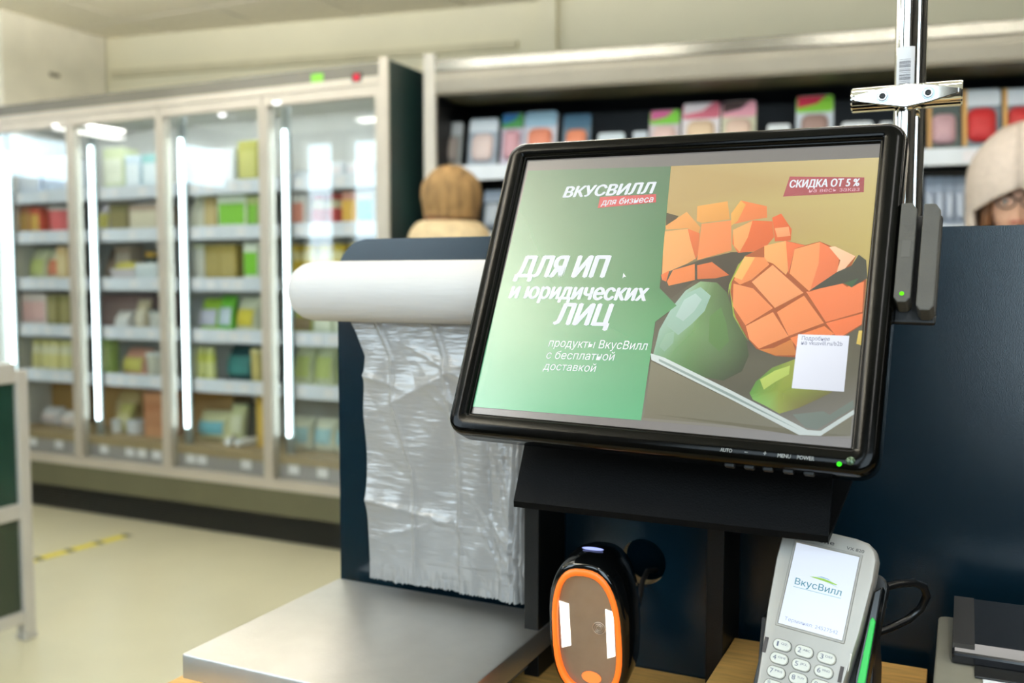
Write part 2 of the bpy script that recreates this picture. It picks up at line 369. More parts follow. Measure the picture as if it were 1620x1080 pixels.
def tray(nm, lab, cat, loc, w, d, h, body, label, rz=0, group=None):
    t = thing(nm, lab, cat, loc, rz, group)
    R = [[(x*s, d/2+y*s2, z) for x, y in rrect(w, d, min(w, d)*.2, 3)] for s, s2, z in ((.82, .82, 0), (1, 1, h*.6), (1, 1, h*.68), (.93, .93, h*.66), (.86, .86, h*.5))]
    MB().loft(R).build('tray_base', body, t)
    R = [[(x*s, d/2+y*s, z) for x, y in rrect(w*.86, d*.86, min(w, d)*.2, 3)] for s, z in ((1, h*.5), (.9, h*.8), (.6, h), (.2, h*1.03))]
    MB().loft(R).build('contents', label, t, smooth=True); return t
KIND = {'carton': carton, 'pouch': pouch, 'jar': jar, 'tub': tub, 'tray': tray}
SHN = ['top shelf', 'second shelf', 'third shelf', 'fourth shelf', 'fifth shelf', 'bottom deck']
DRN = ['leftmost freezer door', 'second freezer door', 'third freezer door', 'rightmost freezer door']
def goods(d, k, u0, u1, vt, kind, body, label, desc, name, cat, n=1, back=0.0, dep=None, rz=0):
    zb = (SHZ[k]-.004) if k < 5 else .40
    back = min(back, .16); Y = FY+.155+back
    a, b = at(u0, vt, Y), at(u1, vt, Y); w = (b.x-a.x)/n; h = max(.04, (a.z+b.z)/2-zb)
    for i in range(n):
        x = a.x+w*(i+.5); ww = w*.96
        lab = desc if n == 1 else {2: ('left', 'right'), 3: ('left', 'middle', 'right')}.get(n, ('leftmost', 'second', 'third', 'fourth', 'fifth', 'sixth')[:n-1]+('rightmost',))[i]+' '+desc+' of '+('', '', 'two', 'three', 'four', 'five', 'six')[n]
        KIND[kind](name, '%s on %s behind %s' % (lab, SHN[k], DRN[d]), cat, (x, Y+random.uniform(0, .015), zb), ww, min(.32-back, dep or min(.2, max(.05, ww*.8))), h,
                   c_(*body), c_(*label), rz+random.uniform(-.11, .11), ('%s on %s behind %s' % (desc, SHN[k], DRN[d])) if n > 1 else None)
G = [
 # top shelf
 (0, 0, 26, 60, 252, 'carton', (190, 204, 226), (226, 230, 238), 'pale blue carton', 'food_carton', 'carton'),
 (0, 0, 62, 100, 248, 'carton', (214, 220, 230), (190, 204, 224), 'wide white carton', 'food_carton', 'carton'),
 (1, 0, 160, 192, 234, 'carton', (208, 216, 176), (232, 234, 214), 'pale green tall carton', 'food_carton', 'carton'),
 (1, 0, 196, 220, 246, 'carton', (206, 220, 232), (230, 236, 240), 'light blue narrow carton', 'food_carton', 'carton'),
 (1, 0, 222, 246, 244, 'carton', (150, 196, 196), (224, 232, 236), 'teal and white carton', 'food_carton', 'carton'),
 (2, 0, 288, 328, 240, 'carton', (232, 234, 236), (214, 224, 232), 'white carton standing in for a window reflection', 'food_carton', 'carton'),  # this white pair is put in place of a window reflection
 (2, 0, 330, 368, 236, 'carton', (226, 230, 236), (236, 238, 240), 'bluish white carton standing in for a window reflection', 'food_carton', 'carton'),
 (2, 0, 371, 404, 222, 'carton', (172, 168, 84), (190, 186, 110), 'olive yellow tall carton', 'food_carton', 'carton'),
 (3, 0, 452, 486, 270, 'tub', (230, 232, 236), (214, 222, 232), 'white lidded tub', 'food_tub', 'tub'),
 (3, 0, 490, 540, 256, 'carton', (226, 230, 234), (236, 226, 228), 'white low carton with pink label', 'food_carton', 'carton'),
 (3, 0, 545, 592, 256, 'carton', (232, 232, 234), (226, 214, 218), 'white carton with rose label', 'food_carton', 'carton'),
 # second shelf
 (0, 1, 26, 44, 326, 'carton', (184, 120, 86), (214, 170, 96), 'brown orange small carton', 'food_carton', 'carton'),
 (0, 1, 45, 62, 328, 'carton', (206, 92, 66), (226, 180, 90), 'orange red small carton', 'food_carton', 'carton'),
 (0, 1, 63, 99, 326, 'tub', (226, 104, 104), (212, 208, 196), 'coral red round tub', 'food_tub', 'tub'),
 (1, 1, 146, 166, 322, 'pouch', (204, 198, 206), (216, 208, 110), 'lilac white pouch', 'food_pouch', 'pouch'),
 (1, 1, 170, 198, 322, 'carton', (132, 122, 76), (150, 138, 92), 'dark olive carton', 'food_carton', 'carton'),
 (1, 1, 201, 248, 323, 'carton', (182, 158, 138), (214, 204, 178), 'tan pink wide carton', 'food_carton', 'carton'),
 (2, 1, 288, 318, 308, 'pouch', (226, 226, 198), (236, 234, 214), 'cream tall pouch', 'food_pouch', 'pouch'),
 (2, 1, 319, 337, 312, 'carton', (190, 164, 104), (206, 184, 130), 'tan narrow carton', 'food_carton', 'carton'),
 (2, 1, 340, 386, 308, 'carton', (230, 234, 212), (132, 196, 62), 'white carton with bright green label', 'food_carton', 'carton'),
 (2, 1, 388, 407, 310, 'carton', (196, 202, 134), (128, 188, 60), 'green banded narrow carton', 'food_carton', 'carton'),
 (3, 1, 446, 482, 308, 'carton', (232, 230, 224), (226, 150, 130), 'white carton with salmon label', 'food_carton', 'carton'),
 (3, 1, 484, 534, 306, 'jar', (196, 186, 150), (172, 52, 46), 'red labelled jar', 'food_jar', 'jar', 2),
 (3, 1, 537, 562, 302, 'carton', (226, 160, 140), (226, 176, 70), 'pink carton with orange label', 'food_carton', 'carton'),
 (3, 1, 563, 592, 302, 'carton', (226, 222, 208), (96, 190, 200), 'white carton with turquoise label', 'food_carton', 'carton'),
 # third shelf
 (0, 2, 30, 60, 392, 'pouch', (218, 218, 178), (200, 208, 130), 'pale green cream pouch', 'food_pouch', 'pouch'),
 (0, 2, 60, 86, 394, 'pouch', (222, 216, 186), (216, 130, 96), 'cream pouch with coral label', 'food_pouch', 'pouch'),
 (0, 2, 88, 104, 390, 'carton', (212, 180, 128), (222, 200, 150), 'light orange narrow carton', 'food_carton', 'carton'),
 (1, 2, 152, 178, 392, 'pouch', (120, 98, 80), (150, 128, 108), 'dark brown pouch', 'food_pouch', 'pouch', 1, .12),
 (1, 2, 180, 206, 388, 'carton', (186, 164, 142), (206, 190, 172), 'beige carton', 'food_carton', 'carton', 1, .12),
 (1, 2, 166, 208, 414, 'tray', (224, 214, 216), (216, 204, 104), 'white tray of yellow food', 'food_tray', 'tray'),
 (1, 2, 222, 240, 398, 'jar', (60, 70, 60), (214, 164, 46), 'dark jar with orange label', 'food_jar', 'jar', 1, .1),
 (1, 2, 210, 248, 416, 'carton', (220, 224, 224), (206, 214, 216), 'low white carton', 'food_carton', 'carton'),
 (2, 2, 293, 318, 386, 'tub', (232, 232, 222), (220, 224, 190), 'white tall tub', 'food_tub', 'tub'),
 (2, 2, 320, 372, 386, 'carton', (164, 144, 70), (178, 160, 96), 'olive brown carton', 'food_carton', 'carton', 2),
 (2, 2, 384, 407, 384, 'carton', (230, 234, 214), (122, 194, 46), 'white and lime carton', 'food_carton', 'carton'),
 (3, 2, 448, 592, 386, 'jar', (226, 216, 158), (216, 186, 52), 'cream jar with yellow label', 'food_jar', 'jar', 6),
 # fourth shelf
 (0, 3, 34, 70, 464, 'carton', (222, 206, 198), (228, 184, 180), 'rose white carton', 'food_carton', 'carton'),
 (0, 3, 72, 106, 466, 'carton', (140, 130, 74), (162, 150, 96), 'dark olive carton', 'food_carton', 'carton', 2),
 (1, 3, 152, 248, 466, 'carton', (158, 128, 124), (176, 148, 140), 'dusty pink wide crate', 'food_crate', 'crate', 1, .2),
 (1, 3, 172, 198, 492, 'pouch', (222, 218, 212), (232, 230, 226), 'small white bag', 'food_bag', 'bag'),
 (1, 3, 204, 224, 474, 'pouch', (204, 188, 156), (216, 206, 184), 'beige pouch', 'food_pouch', 'pouch'),
 (1, 3, 226, 248, 490, 'tub', (206, 204, 196), (120, 120, 116), 'grey lidded tub', 'food_tub', 'tub'),
 (2, 3, 300, 336, 472, 'pouch', (166, 206, 62), (206, 206, 226), 'lime green pouch with lilac label', 'food_pouch', 'pouch'),
 (2, 3, 336, 360, 468, 'pouch', (118, 200, 58), (200, 214, 226), 'bright green slim pouch', 'food_pouch', 'pouch'),
 (2, 3, 360, 398, 470, 'pouch', (224, 224, 196), (212, 196, 60), 'white pouch with yellow label', 'food_pouch', 'pouch'),
 (3, 3, 452, 488, 488, 'pouch', (178, 188, 62), (150, 130, 96), 'yellow green pouch', 'food_pouch', 'pouch'),
 (3, 3, 492, 592, 470, 'carton', (198, 206, 178), (222, 226, 206), 'pale sage carton', 'food_carton', 'carton', 3),
 # fifth shelf
 (0, 4, 40, 106, 538, 'jar', (228, 222, 188), (218, 208, 140), 'pale yellow jar', 'food_jar', 'jar', 4),
 (1, 4, 153, 172, 536, 'carton', (166, 192, 108), (190, 208, 140), 'light green carton', 'food_carton', 'carton'),
 (1, 4, 176, 220, 552, 'pouch', (218, 160, 136), (206, 196, 100), 'salmon pink pouch', 'food_pouch', 'pouch'),
 (1, 4, 222, 248, 558, 'tub', (196, 192, 174), (226, 226, 222), 'grey white tub', 'food_tub', 'tub'),
 (2, 4, 288, 303, 546, 'carton', (230, 232, 226), (214, 220, 206), 'white slim carton', 'food_carton', 'carton'),
 (2, 4, 305, 332, 550, 'jar', (222, 226, 108), (230, 232, 160), 'bright yellow jar', 'food_jar', 'jar', 2),
 (2, 4, 338, 390, 544, 'pouch', (34, 76, 78), (62, 134, 132), 'dark teal pouch', 'food_pouch', 'pouch'),
 (2, 4, 391, 408, 552, 'tub', (206, 188, 116), (222, 210, 150), 'mustard tub', 'food_tub', 'tub'),
 (3, 4, 452, 592, 542, 'pouch', (212, 218, 182), (192, 204, 124), 'sage and white pouch', 'food_pouch', 'pouch', 4),
 # bottom deck
 (0, 5, 40, 114, 600, 'carton', (168, 126, 62), (178, 136, 72), 'brown cardboard box', 'cardboard_box', 'box', 1, .25),
 (0, 5, 52, 82, 646, 'pouch', (222, 218, 218), (206, 190, 186), 'crumpled white bag', 'food_bag', 'bag'),
 (0, 5, 84, 112, 652, 'pouch', (226, 220, 218), (214, 196, 186), 'small white bag', 'food_bag', 'bag'),
 (1, 5, 160, 224, 604, 'carton', (172, 130, 70), (186, 146, 84), 'brown cardboard box', 'cardboard_box', 'box', 1, .25),
 (1, 5, 168, 206, 616, 'pouch', (214, 184, 122), (222, 198, 146), 'rounded golden bag', 'food_bag', 'bag', 1, .08),
 (1, 5, 226, 262, 620, 'carton', (190, 132, 92), (176, 116, 78), 'orange brown box', 'cardboard_box', 'box'),
 (1, 5, 176, 198, 640, 'pouch', (208, 200, 120), (220, 212, 150), 'yellow green bag', 'food_bag', 'bag', 1, .03),
 (1, 5, 170, 184, 664, 'tub', (226, 228, 230), (216, 220, 226), 'tiny white tub', 'food_tub', 'tub'),
 (1, 5, 190, 214, 666, 'tub', (222, 224, 230), (208, 214, 224), 'squat white tub', 'food_tub', 'tub'),
 (2, 5, 300, 366, 616, 'carton', (170, 128, 66), (182, 140, 78), 'brown cardboard box', 'cardboard_box', 'box', 1, .25),
 (2, 5, 372, 400, 640, 'carton', (40, 50, 46), (30, 38, 36), 'black low crate', 'food_crate', 'crate', 1, .2),
 (2, 5, 402, 418, 622, 'carton', (192, 152, 36), (206, 168, 60), 'mustard yellow tall box', 'cardboard_box', 'box'),
 (2, 5, 298, 350, 654, 'pouch', (226, 226, 178), (96, 176, 196), 'pale yellow bag with blue label', 'food_bag', 'bag'),
 (2, 5, 352, 376, 642, 'pouch', (218, 222, 168), (230, 232, 200), 'upright pale yellow bag', 'food_bag', 'bag', 1, .05),
 (3, 5, 450, 592, 666, 'pouch', (222, 226, 206), (150, 196, 206), 'pale bag with light blue label', 'food_bag', 'bag', 4),
]
random.seed(11)
for e in G: goods(*e)
random.seed(5)
for i, (u, v, rz) in enumerate(((362, 700, .5), (380, 694, -.3))):
    p = at(u, v, FY+.14)
    t = thing('plastic_tube', ('white plastic tube lying nearer the pale yellow bag on freezer deck', 'white plastic tube lying nearer the yellow box on freezer deck')[i], 'tube', (p.x, FY+.14, .419), rz)
    MB().lathe([(.0, 0), (.016, .0), (.018, .02), (.018, .13), (.004, .15)], 14, (0, 0, 0), ax='y').build('tube_body', c_(226, 224, 220), t, smooth=True)
    MB().lathe([(.0185, -.02), (.0185, .008)], 14, ax='y').build('cap', c_(236, 238, 240), t, auto=True)

# ================================================================== OPEN CHILLER (turned with the rear wall)
CO = Vector((-2.092, 3.533, 0)); CL = 5.0
chl = thing('open_chiller', 'long open wall chiller with black interior and pale canopy beside the freezer', 'chiller', CO, WA)
MB().box(0, .03, .01, .85, 0, 2.13).build('side_panel', M_black, chl)
MB().box(-.004, .046, -.012, .012, 0, 2.145).build('corner_post', mat('post_cream', (204, 198, 186), .4), chl)
MB().box(CL-.03, CL, 0, .85, 0, 2.13).build('side_panel', M_black, chl)
MB().box(.03, CL-.03, .72, .85, 0, 2.13).build('rear_panel', mat('chiller_black', (14, 16, 15), .5), chl)
MB().box(.046, CL, -.012, .80, 2.068, 2.117).build('header', mat('header_satin', (128, 126, 118), .26, .9), chl, bevel=.004)
R = [(-.006, 2.066), (-.012, 2.035), (0, 1.986), (.015, 1.974), (.03, 1.978), (.03, 2.066)]
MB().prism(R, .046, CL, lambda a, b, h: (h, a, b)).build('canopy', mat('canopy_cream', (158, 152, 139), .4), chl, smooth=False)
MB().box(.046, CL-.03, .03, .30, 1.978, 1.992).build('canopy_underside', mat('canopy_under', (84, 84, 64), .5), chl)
MB().box(.03, CL-.03, .28, .72, 1.99, 2.065).build('roof_lining', M_black, chl)
CSZ = [1.681, 1.392, 1.10, .80]
crail = MB().box(.035, CL-.035, .115, .135, -.055, .008)
for z in CSZ:
    s_ = MB().box(.035, CL-.035, .13, .62, z-.02, z-.002).build('shelf', mat('chiller_shelf', (60, 64, 64), .4), chl)
    r_ = crail.build('tag_rail', mat('chiller_rail', (222, 228, 234), .35), s_); r_.location = (0, 0, z)
    random.seed(int(z*100)); x = .12
    while x < 3.6:
        tg = link('price_tag', tagm, s_); tg.location = (x, .1145, z-.024); x += random.choice((.1, .16, .24))
MB().box(.03, CL-.03, .0, .72, .12, .42).build('base_tub', M_hdr, chl)
MB().box(.03, CL-.03, .06, .72, 0, .12).build('kick_panel', M_black, chl)
def cw(x, y, z): return CO+wdir*x+wnrm*y+Vector((0, 0, z))
def chx(u, v, dep):                    # local x and z in the chiller for a photo pixel at local depth
    d = fwd+rgt*((u-810)/F_PX)-upv*((v-540)/F_PX); o = CO+wnrm*dep
    t = o.dot(wnrm)/d.dot(wnrm); p = d*t; return (p-CO).dot(wdir), p.z+CAM_H
def meat_pack(u0, u1, vt, z, card, head, food, desc, dep=.2, lean=.22, group=None, foodshape=.42, stripe=None, where='on the chiller top shelf', head2=None):
    x0, zt = chx(u0, vt, dep); x1, _ = chx(u1, vt, dep); w = x1-x0; h = max(.05, zt-z)
    t = thing('food_pack', desc+' '+where, 'pack', cw((x0+x1)/2, dep, z), WA, group); L = Matrix.Rotation(-lean, 4, 'X')
    def f(a, b, hh): return tuple(L @ Vector((a, hh, b)))
    MB().prism(rrect(w, h, w*.12, 3, 0, h/2), 0, .014, f).build('backing_card', c_(*card), t)
    if head: MB().prism(rrect(w*.98, h*.26, w*.08, 3, 0, h*.86), -.003, .0, f).build('header_label', c_(*head), t)
    if head2: MB().prism([(-w*.46, h*.80), (w*.05, h*.86), (w*.30, h*.985), (-w*.46, h*.985)], -.0045, -.003, f).build('header_flash', c_(*head2), t)
    rings = [[f(px*s, py*s+h*foodshape, q) for px, py in rrect(w*.74, h*.55, w*.22, 4)] for s, q in ((1, 0), (.95, -.012), (.75, -.022), (.3, -.027))]
    MB().loft(rings).build('food', c_(*food), t, smooth=True)
    if stripe:
        MB().prism([(-w*.5, h*.1), (-w*.38, h*.1), (-w*.38, h), (-w*.5, h)], -.004, 0, f).build('tan_stripe', c_(*stripe), t)
    return t
Z1 = CSZ[0]
meat_pack(692, 727, 190, Z1, (150, 158, 160), (196, 204, 208), (150, 142, 138), 'grey film pack next to the chiller corner post')
meat_pack(738, 784, 184, Z1, (160, 172, 184), (216, 226, 232), (232, 212, 206), 'pale pink oval meat pack with white header')
meat_pack(790, 824, 175, Z1, (196, 190, 206), (70, 150, 80), (206, 158, 168), 'rose meat pack with green and blue header', head2=(40, 110, 170))
meat_pack(826, 878, 172, Z1, (206, 206, 214), (150, 186, 206), (224, 140, 112), 'salmon coloured pack with light blue header')
meat_pack(888, 932, 176, Z1, (90, 110, 126), (54, 96, 122), (226, 140, 106), 'orange salmon pack with dark blue header')
meat_pack(944, 986, 208, Z1, (208, 220, 226), None, (226, 232, 234), 'low white pack left of the pink and green ones')
meat_pack(1000, 1022, 205, Z1, (196, 206, 214), None, (214, 220, 226), 'small low bluish white pack')
meat_pack(1026, 1074, 170, Z1, (206, 196, 200), (120, 196, 60), (226, 196, 190), 'pale pink pack with green and magenta header', head2=(206, 96, 150))
meat_pack(1078, 1138, 158, Z1, (226, 220, 222), (206, 106, 126), (226, 200, 168), 'tall white pack with crimson header', head2=(236, 226, 230))
meat_pack(1141, 1196, 155, Z1, (206, 204, 178), (226, 160, 176), (224, 196, 178), 'tall cream pack with light pink header', head2=(70, 50, 50))
meat_pack(1214, 1250, 194, Z1, (224, 230, 232), None, (232, 234, 236), 'low white pack between tall packs')
meat_pack(1260, 1320, 146, Z1, (196, 206, 214), (130, 196, 50), (150, 124, 118), 'tall pack with red and green header standing alone', head2=(206, 40, 76))
meat_pack(1332, 1382, 190, Z1, (214, 220, 224), None, (224, 228, 230), 'low white pack left of the chrome pole')
meat_pack(1394, 1414, 190, Z1, (214, 220, 224), None, (224, 228, 230), 'narrow white pack behind the chrome pole')
meat_pack(1470, 1522, 150, Z1, (50, 66, 66), None, (198, 160, 166), 'dark green tray pack with pale pink slices', stripe=(206, 160, 96))
meat_pack(1526, 1588, 136, Z1, (110, 122, 132), (216, 224, 228), (190, 40, 44), 'grey pack with red meat above the beige hat', stripe=(214, 166, 92))
meat_pack(1591, 1650, 134, Z1, (110, 122, 132), (212, 220, 226), (186, 46, 48), 'grey pack with red meat at the right picture edge', stripe=(214, 166, 92))
for i, (u0, u1, vt) in enumerate(((1530, 1540, 0),)): pass
# magenta flashes on the two green headers
Z2 = CSZ[1]; W2 = 'on the second chiller shelf'
meat_pack(692, 726, 300, Z2, (70, 80, 88), None, (96, 100, 104), 'dark film pack', dep=.2, where=W2)
meat_pack(762, 792, 298, Z2, (60, 74, 86), (170, 184, 200), (190, 200, 210), 'navy pack with pale blue contents', dep=.2, where=W2)
for i, (u0, u1) in enumerate(((1466, 1480), (1481, 1496), (1497, 1512), (1513, 1530))):
    meat_pack(u0, u1, 276, Z2, (150, 164, 182), None, (196, 206, 222), ('leftmost', 'second', 'third', 'rightmost')[i]+' slim bluish grey pack of four', dep=.2, where=W2, group='slim bluish packs on the second chiller shelf')

# ================================================================== PEOPLE
M_skin = mat('skin', (222, 176, 150), .5, nz=(20, .06)); M_hair = mat('brown_hair', (110, 72, 40), .6, nz=(60, .3))
def skinned(verts, edges, sub=2):
    """joints (x,y,z,rx,ry) grown to one continuous surface"""
    me = bpy.data.meshes.new('s'); me.from_pydata([v[:3] for v in verts], edges, []); o = bpy.data.objects.new('s', me); COL.objects.link(o)
    o.modifiers.new('k', 'SKIN'); sd = o.modifiers.new('u', 'SUBSURF'); sd.levels = sub; sd.render_levels = sub
    sv = me.skin_vertices[0].data
    for i, v in enumerate(verts): sv[i].radius = (v[3], v[4]); sv[i].use_root = (i == 0)
    dg = bpy.context.evaluated_depsgraph_get(); r = bpy.data.meshes.new_from_object(o.evaluated_get(dg)); bpy.data.objects.remove(o); return r
def head_pts(c, tilt):
    """head with brow, nose, sockets, lips and chin; faces -y"""
    m = MB(); nu, nv = 32, 26; R = Matrix.Rotation(tilt, 3, 'X')
    def f(a, b):
        th = 2*math.pi*a; ph = math.pi*(b-.5); x, y, z = math.cos(ph)*math.sin(th), -math.cos(ph)*math.cos(th), math.sin(ph)
        p = Vector((x*.074, y*.094, z*.118))
        if z < 0: p.x *= 1+.28*z; p.y *= 1+.10*z
        if y < 0:
            g = lambda cx, cz, sx, sz: math.exp(-((x-cx)/sx)**2-((z-cz)/sz)**2)
            p.y -= .024*g(0, -.18, .16, .16)+.012*g(0, .0, .12, .18)+.006*g(0, .26, .5, .10)+.007*g(0, -.52, .25, .07)+.008*g(0, -.85, .3, .15)
            p.y += .010*g(.40, .06, .2, .13)+.010*g(-.40, .06, .2, .13)
        return R @ p+Vector(c)
    m.grid(f, nu, nv)
    for s in (-1, 1):
        e = Vector(c)+R @ Vector((s*.074, .008, -.01)); m.lathe([(.002, -.006), (.024, -.004), (.028, .0), (.022, .006), (.004, .004)], 12, tuple(e), ax='x', sc=(.6, 1))
    return m
def figure(name, label, loc, rz, hc, tilt, coat_m, trouser_m, coat_low=.55):
    t = thing(name, label, 'person', loc, rz); sh = hc-.27; hip = hc*.56
    V = [(0, 0, hip, .13, .10), (0, 0, hip+.2, .12, .09), (0, .0, sh-.10, .15, .10), (0, .01, sh+.02, .07, .07), (0, 0, hc-.12, .055, .055), (0, -.005, hc-.05, .06, .06)]
    E_ = [(0, 1), (1, 2), (2, 3), (3, 4), (4, 5)]
    C = [(0, 0, hip-.05, .22, .18), (0, 0, hip+.2, .19, .15), (0, .0, sh-.12, .20, .15), (0, .01, sh-.01, .13, .11), (0, .0, sh+.05, .085, .085)]
    CE = [(0, 1), (1, 2), (2, 3), (3, 4)]
    low = len(C); C += [(0, 0, coat_low, .25, .20)]; CE += [(0, low)]
    for s in (-1, 1):
        k = len(V); el = (s*.27, -.02, sh-.30); wr = (s*.22, -.26, sh-.30)
        V += [(s*.17, 0, sh-.03, .055, .055), (*el, .042, .042), (*wr, .03, .026), (s*.21, -.33, sh-.31, .036, .018)]
        E_ += [(2, k), (k, k+1), (k+1, k+2), (k+2, k+3)]
        for q, (dx, L) in enumerate(((-.028, .075), (-.010, .088), (.009, .082), (.027, .066))):
            j = len(V); V += [(s*(.21)+dx, -.36, sh-.315, .009, .009), (s*.21+dx, -.36-L*.55, sh-.325, .0085, .0085), (s*.21+dx, -.36-L, sh-.345, .007, .007)]; E_ += [(k+3, j), (j, j+1), (j+1, j+2)]
        j = len(V); V += [(s*.165, -.315, sh-.31, .010, .010), (s*.15, -.35, sh-.325, .0085, .0085)]; E_ += [(k+3, j), (j, j+1)]
        k = len(V); V += [(s*.09, 0, hip-.06, .085, .085), (s*.10, -.01, hip*.53, .058, .058), (s*.10, .01, .10, .038, .038), (s*.10, -.12, .04, .035, .03)]
        E_ += [(0, k), (k, k+1), (k+1, k+2), (k+2, k+3)]
        k = len(C); C += [(s*.19, 0, sh-.05, .085, .085), (s*.285, -.02, sh-.31, .070, .070), (s*.225, -.24, sh-.30, .058, .055)]; CE += [(2, k), (k, k+1), (k+1, k+2)]
    bm = bmesh.new(); bm.from_mesh(skinned(V, E_)); hm = head_pts((0, -.01, hc), tilt).mesh('h', M_skin, True); bm.from_mesh(hm)
    me = bpy.data.meshes.new('body'); bm.to_mesh(me); bm.free(); me.materials.append(M_skin); me.polygons.foreach_set('use_smooth', [True]*len(me.polygons))
    link('body', me, t)
    cm = skinned(C, CE); cm.materials.clear(); cm.materials.append(coat_m); cm.polygons.foreach_set('use_smooth', [True]*len(cm.polygons)); link('coat', cm, t)
    for s in (-1, 1):
        MB().tube([(s*.09, 0, hip-.04), (s*.10, -.01, hip*.53), (s*.10, .01, .12)], [.10, .08, .065], 14).build('trouser_leg', trouser_m, t, smooth=True)
        MB().loft([[(s*.10+x*sx, -.06+y*sx+dy, z) for x, y in rrect(.10, .27, .045, 4)] for sx, dy, z in ((1, 0, 0), (1.02, 0, .03), (.9, .01, .07), (.62, .05, .11), (.62, .07, .20))]).build('boot', M_black, t, smooth=True)
    return t
# woman in the tan hat, seen from behind
c_fur = mat('tan_fur', (142, 112, 72), .9, nz=(34, .45), bump=(70, 1.0), stretch=(1, 1, .3)); c_coat = mat('beige_coat', (204, 178, 136), .9, nz=(30, .15), bump=(80, .6))
dark = mat('dark_trousers', (40, 40, 46), .8)
p1 = figure('person', 'person in a tan fur hat and beige coat, back turned, facing the chiller', (-1.795, 3.22, 0), math.radians(152), 1.475, 0, c_coat, dark)
def hatf(rx, ry, z0, z1, puff, cx=0, cy=0, nz_=.006, sc=30):
    R = []
    for j in range(13):
        v = j/12; ph = v*math.pi/2; r = math.cos(ph)**.75*(1+puff*math.sin(math.pi*v)); ring = []
        for i in range(28):
            a = 2*math.pi*i/28; x, y, z = cx+rx*r*math.cos(a), cy+ry*r*math.sin(a), z0+(z1-z0)*math.sin(ph)
            n_ = noise.noise(Vector((x, y, z))*sc)*nz_; ring.append((x*(1+n_*6), y*(1+n_*6), z+n_))
        R.append(ring)
    return MB().loft(R)
hatf(.094, .104, 1.436, 1.632, .34).build('fur_hat', c_fur, p1, smooth=True)
MB().lathe([(.088, 1.424), (.097, 1.432), (.101, 1.448), (.096, 1.460)], 28, sc=(1, 1.1), cap=False).build('hat_band', c_fur, p1, smooth=True)
MB().loft([[(.082*s*math.cos(6.2832*i/20), .012+.092*s*math.sin(6.2832*i/20), z) for i in range(20)] for s, z in ((1.02, 1.49), (1.05, 1.44), (1.04, 1.41), (.85, 1.38))]).build('hair', M_hair, p1, smooth=True)
MB().loft([[(rx*math.cos(6.2832*i/24)*(1+.03*noise.noise(Vector((i*.6, z*20, 1)))), .01+ry*math.sin(6.2832*i/24), z) for i in range(24)] for rx, ry, z in ((.21, .16, 1.18), (.20, .155, 1.27), (.188, .155, 1.345), (.160, .145, 1.385), (.122, .128, 1.412), (.100, .115, 1.418), (.085, .095, 1.39))]).build('fur_collar', mat('collar_fur', (206, 184, 146), .95, nz=(30, .2), bump=(70, 1.0)), p1, smooth=True)
# person in the knitted hood and glasses, facing us and looking down
c_knit = mat('beige_knit', (204, 190, 178), .9, nz=(50, .08), bump=(160, .8))
p2 = figure('person', 'person in a beige knitted hood and dark glasses facing the checkout', (.135, 3.46, 0), math.radians(3), 1.425, math.radians(16), mat('cream_coat', (206, 192, 172), .9, bump=(60, .4)), dark)
# hood: open in front
R = []
for j in range(15):
    v = j/14; z = 1.27+.415*v
    rx = (.125+.012*math.sin(3*v))*(1 if v < .62 else math.cos((v-.62)/.38*1.40)**.62); ry = rx*1.08
    gap = 1.12 if v < .375 else max(0.0, 1.12*(1-((v-.375)/.075)**2) if v < .45 else 0); ring = []
    for i in range(33):
        a = -math.pi/2+gap+(2*math.pi-2*gap)*i/32; ring.append((rx*math.cos(a), .005+ry*math.sin(a), z+.012*v*math.cos(a)))
    R.append(ring)
m = MB(); nn = 33
m.add([q for r in R for q in r], [(j*nn+i, j*nn+i+1, (j+1)*nn+i+1, (j+1)*nn+i) for j in range(14) for i in range(32)])
hood = m.build('knit_hood', c_knit, p2, smooth=True); so = hood.modifiers.new('thick', 'SOLIDIFY'); so.thickness = .014; so.offset = 0
MB().lathe([(.185, 1.09), (.19, 1.13), (.175, 1.19), (.17, 1.23), (.15, 1.285), (.118, 1.30)], 28, sc=(1.08, .92), cap=False).build('scarf', c_knit, p2, smooth=True)
gl = MB(); ez = 1.425+.012; ey = -.122
for s in (-1, 1):
    gl.tube([(s*.033+.026*math.cos(6.2832*i/20), ey+.002*abs(math.cos(6.2832*i/20)), ez+.020*math.sin(6.2832*i/20)) for i in range(21)], .0028, 6)
    gl.tube([(s*.058, ey+.002, ez+.004), (s*.075, ey+.03, ez+.006), (s*.080, ey+.11, ez)], .0024, 6)
gl.tube([(-.008, ey, ez+.003), (0, ey-.003, ez+.006), (.008, ey, ez+.003)], .0026, 6)
gl.build('glasses', mat('dark_glasses', (40, 28, 26), .3), p2)
for s in (-1, 1):
    MB().lathe([(.0, -.007), (.008, -.005), (.011, 0), (.008, .005), (.0, .007)], 14, (s*.033, -.094, ez+.002), ax='y', cap=False).build('eye', mat('eye_white', (214, 206, 200), .3), p2, smooth=True)
    MB().lathe([(.0, -.0095), (.004, -.009), (.0045, -.006)], 12, (s*.033, -.094, ez-.001), ax='y', cap=False).build('iris', mat('iris_brown', (52, 34, 24), .2), p2, smooth=True)
    MB().tube([(s*.014, -.109, ez+.024), (s*.034, -.108, ez+.030), (s*.052, -.095, ez+.025)], [.003, .0038, .002], 6).build('eyebrow', M_hair, p2, smooth=True)
    MB().loft([[(s*(x0+.016*math.cos(6.2832*i/10)), y0+.010*math.sin(6.2832*i/10), z) for i in range(10)] for x0, y0, z in ((.072, -.05, 1.48), (.080, -.05, 1.44), (.082, -.045, 1.39), (.080, -.04, 1.34))]).build('hair_lock', M_hair, p2, smooth=True)
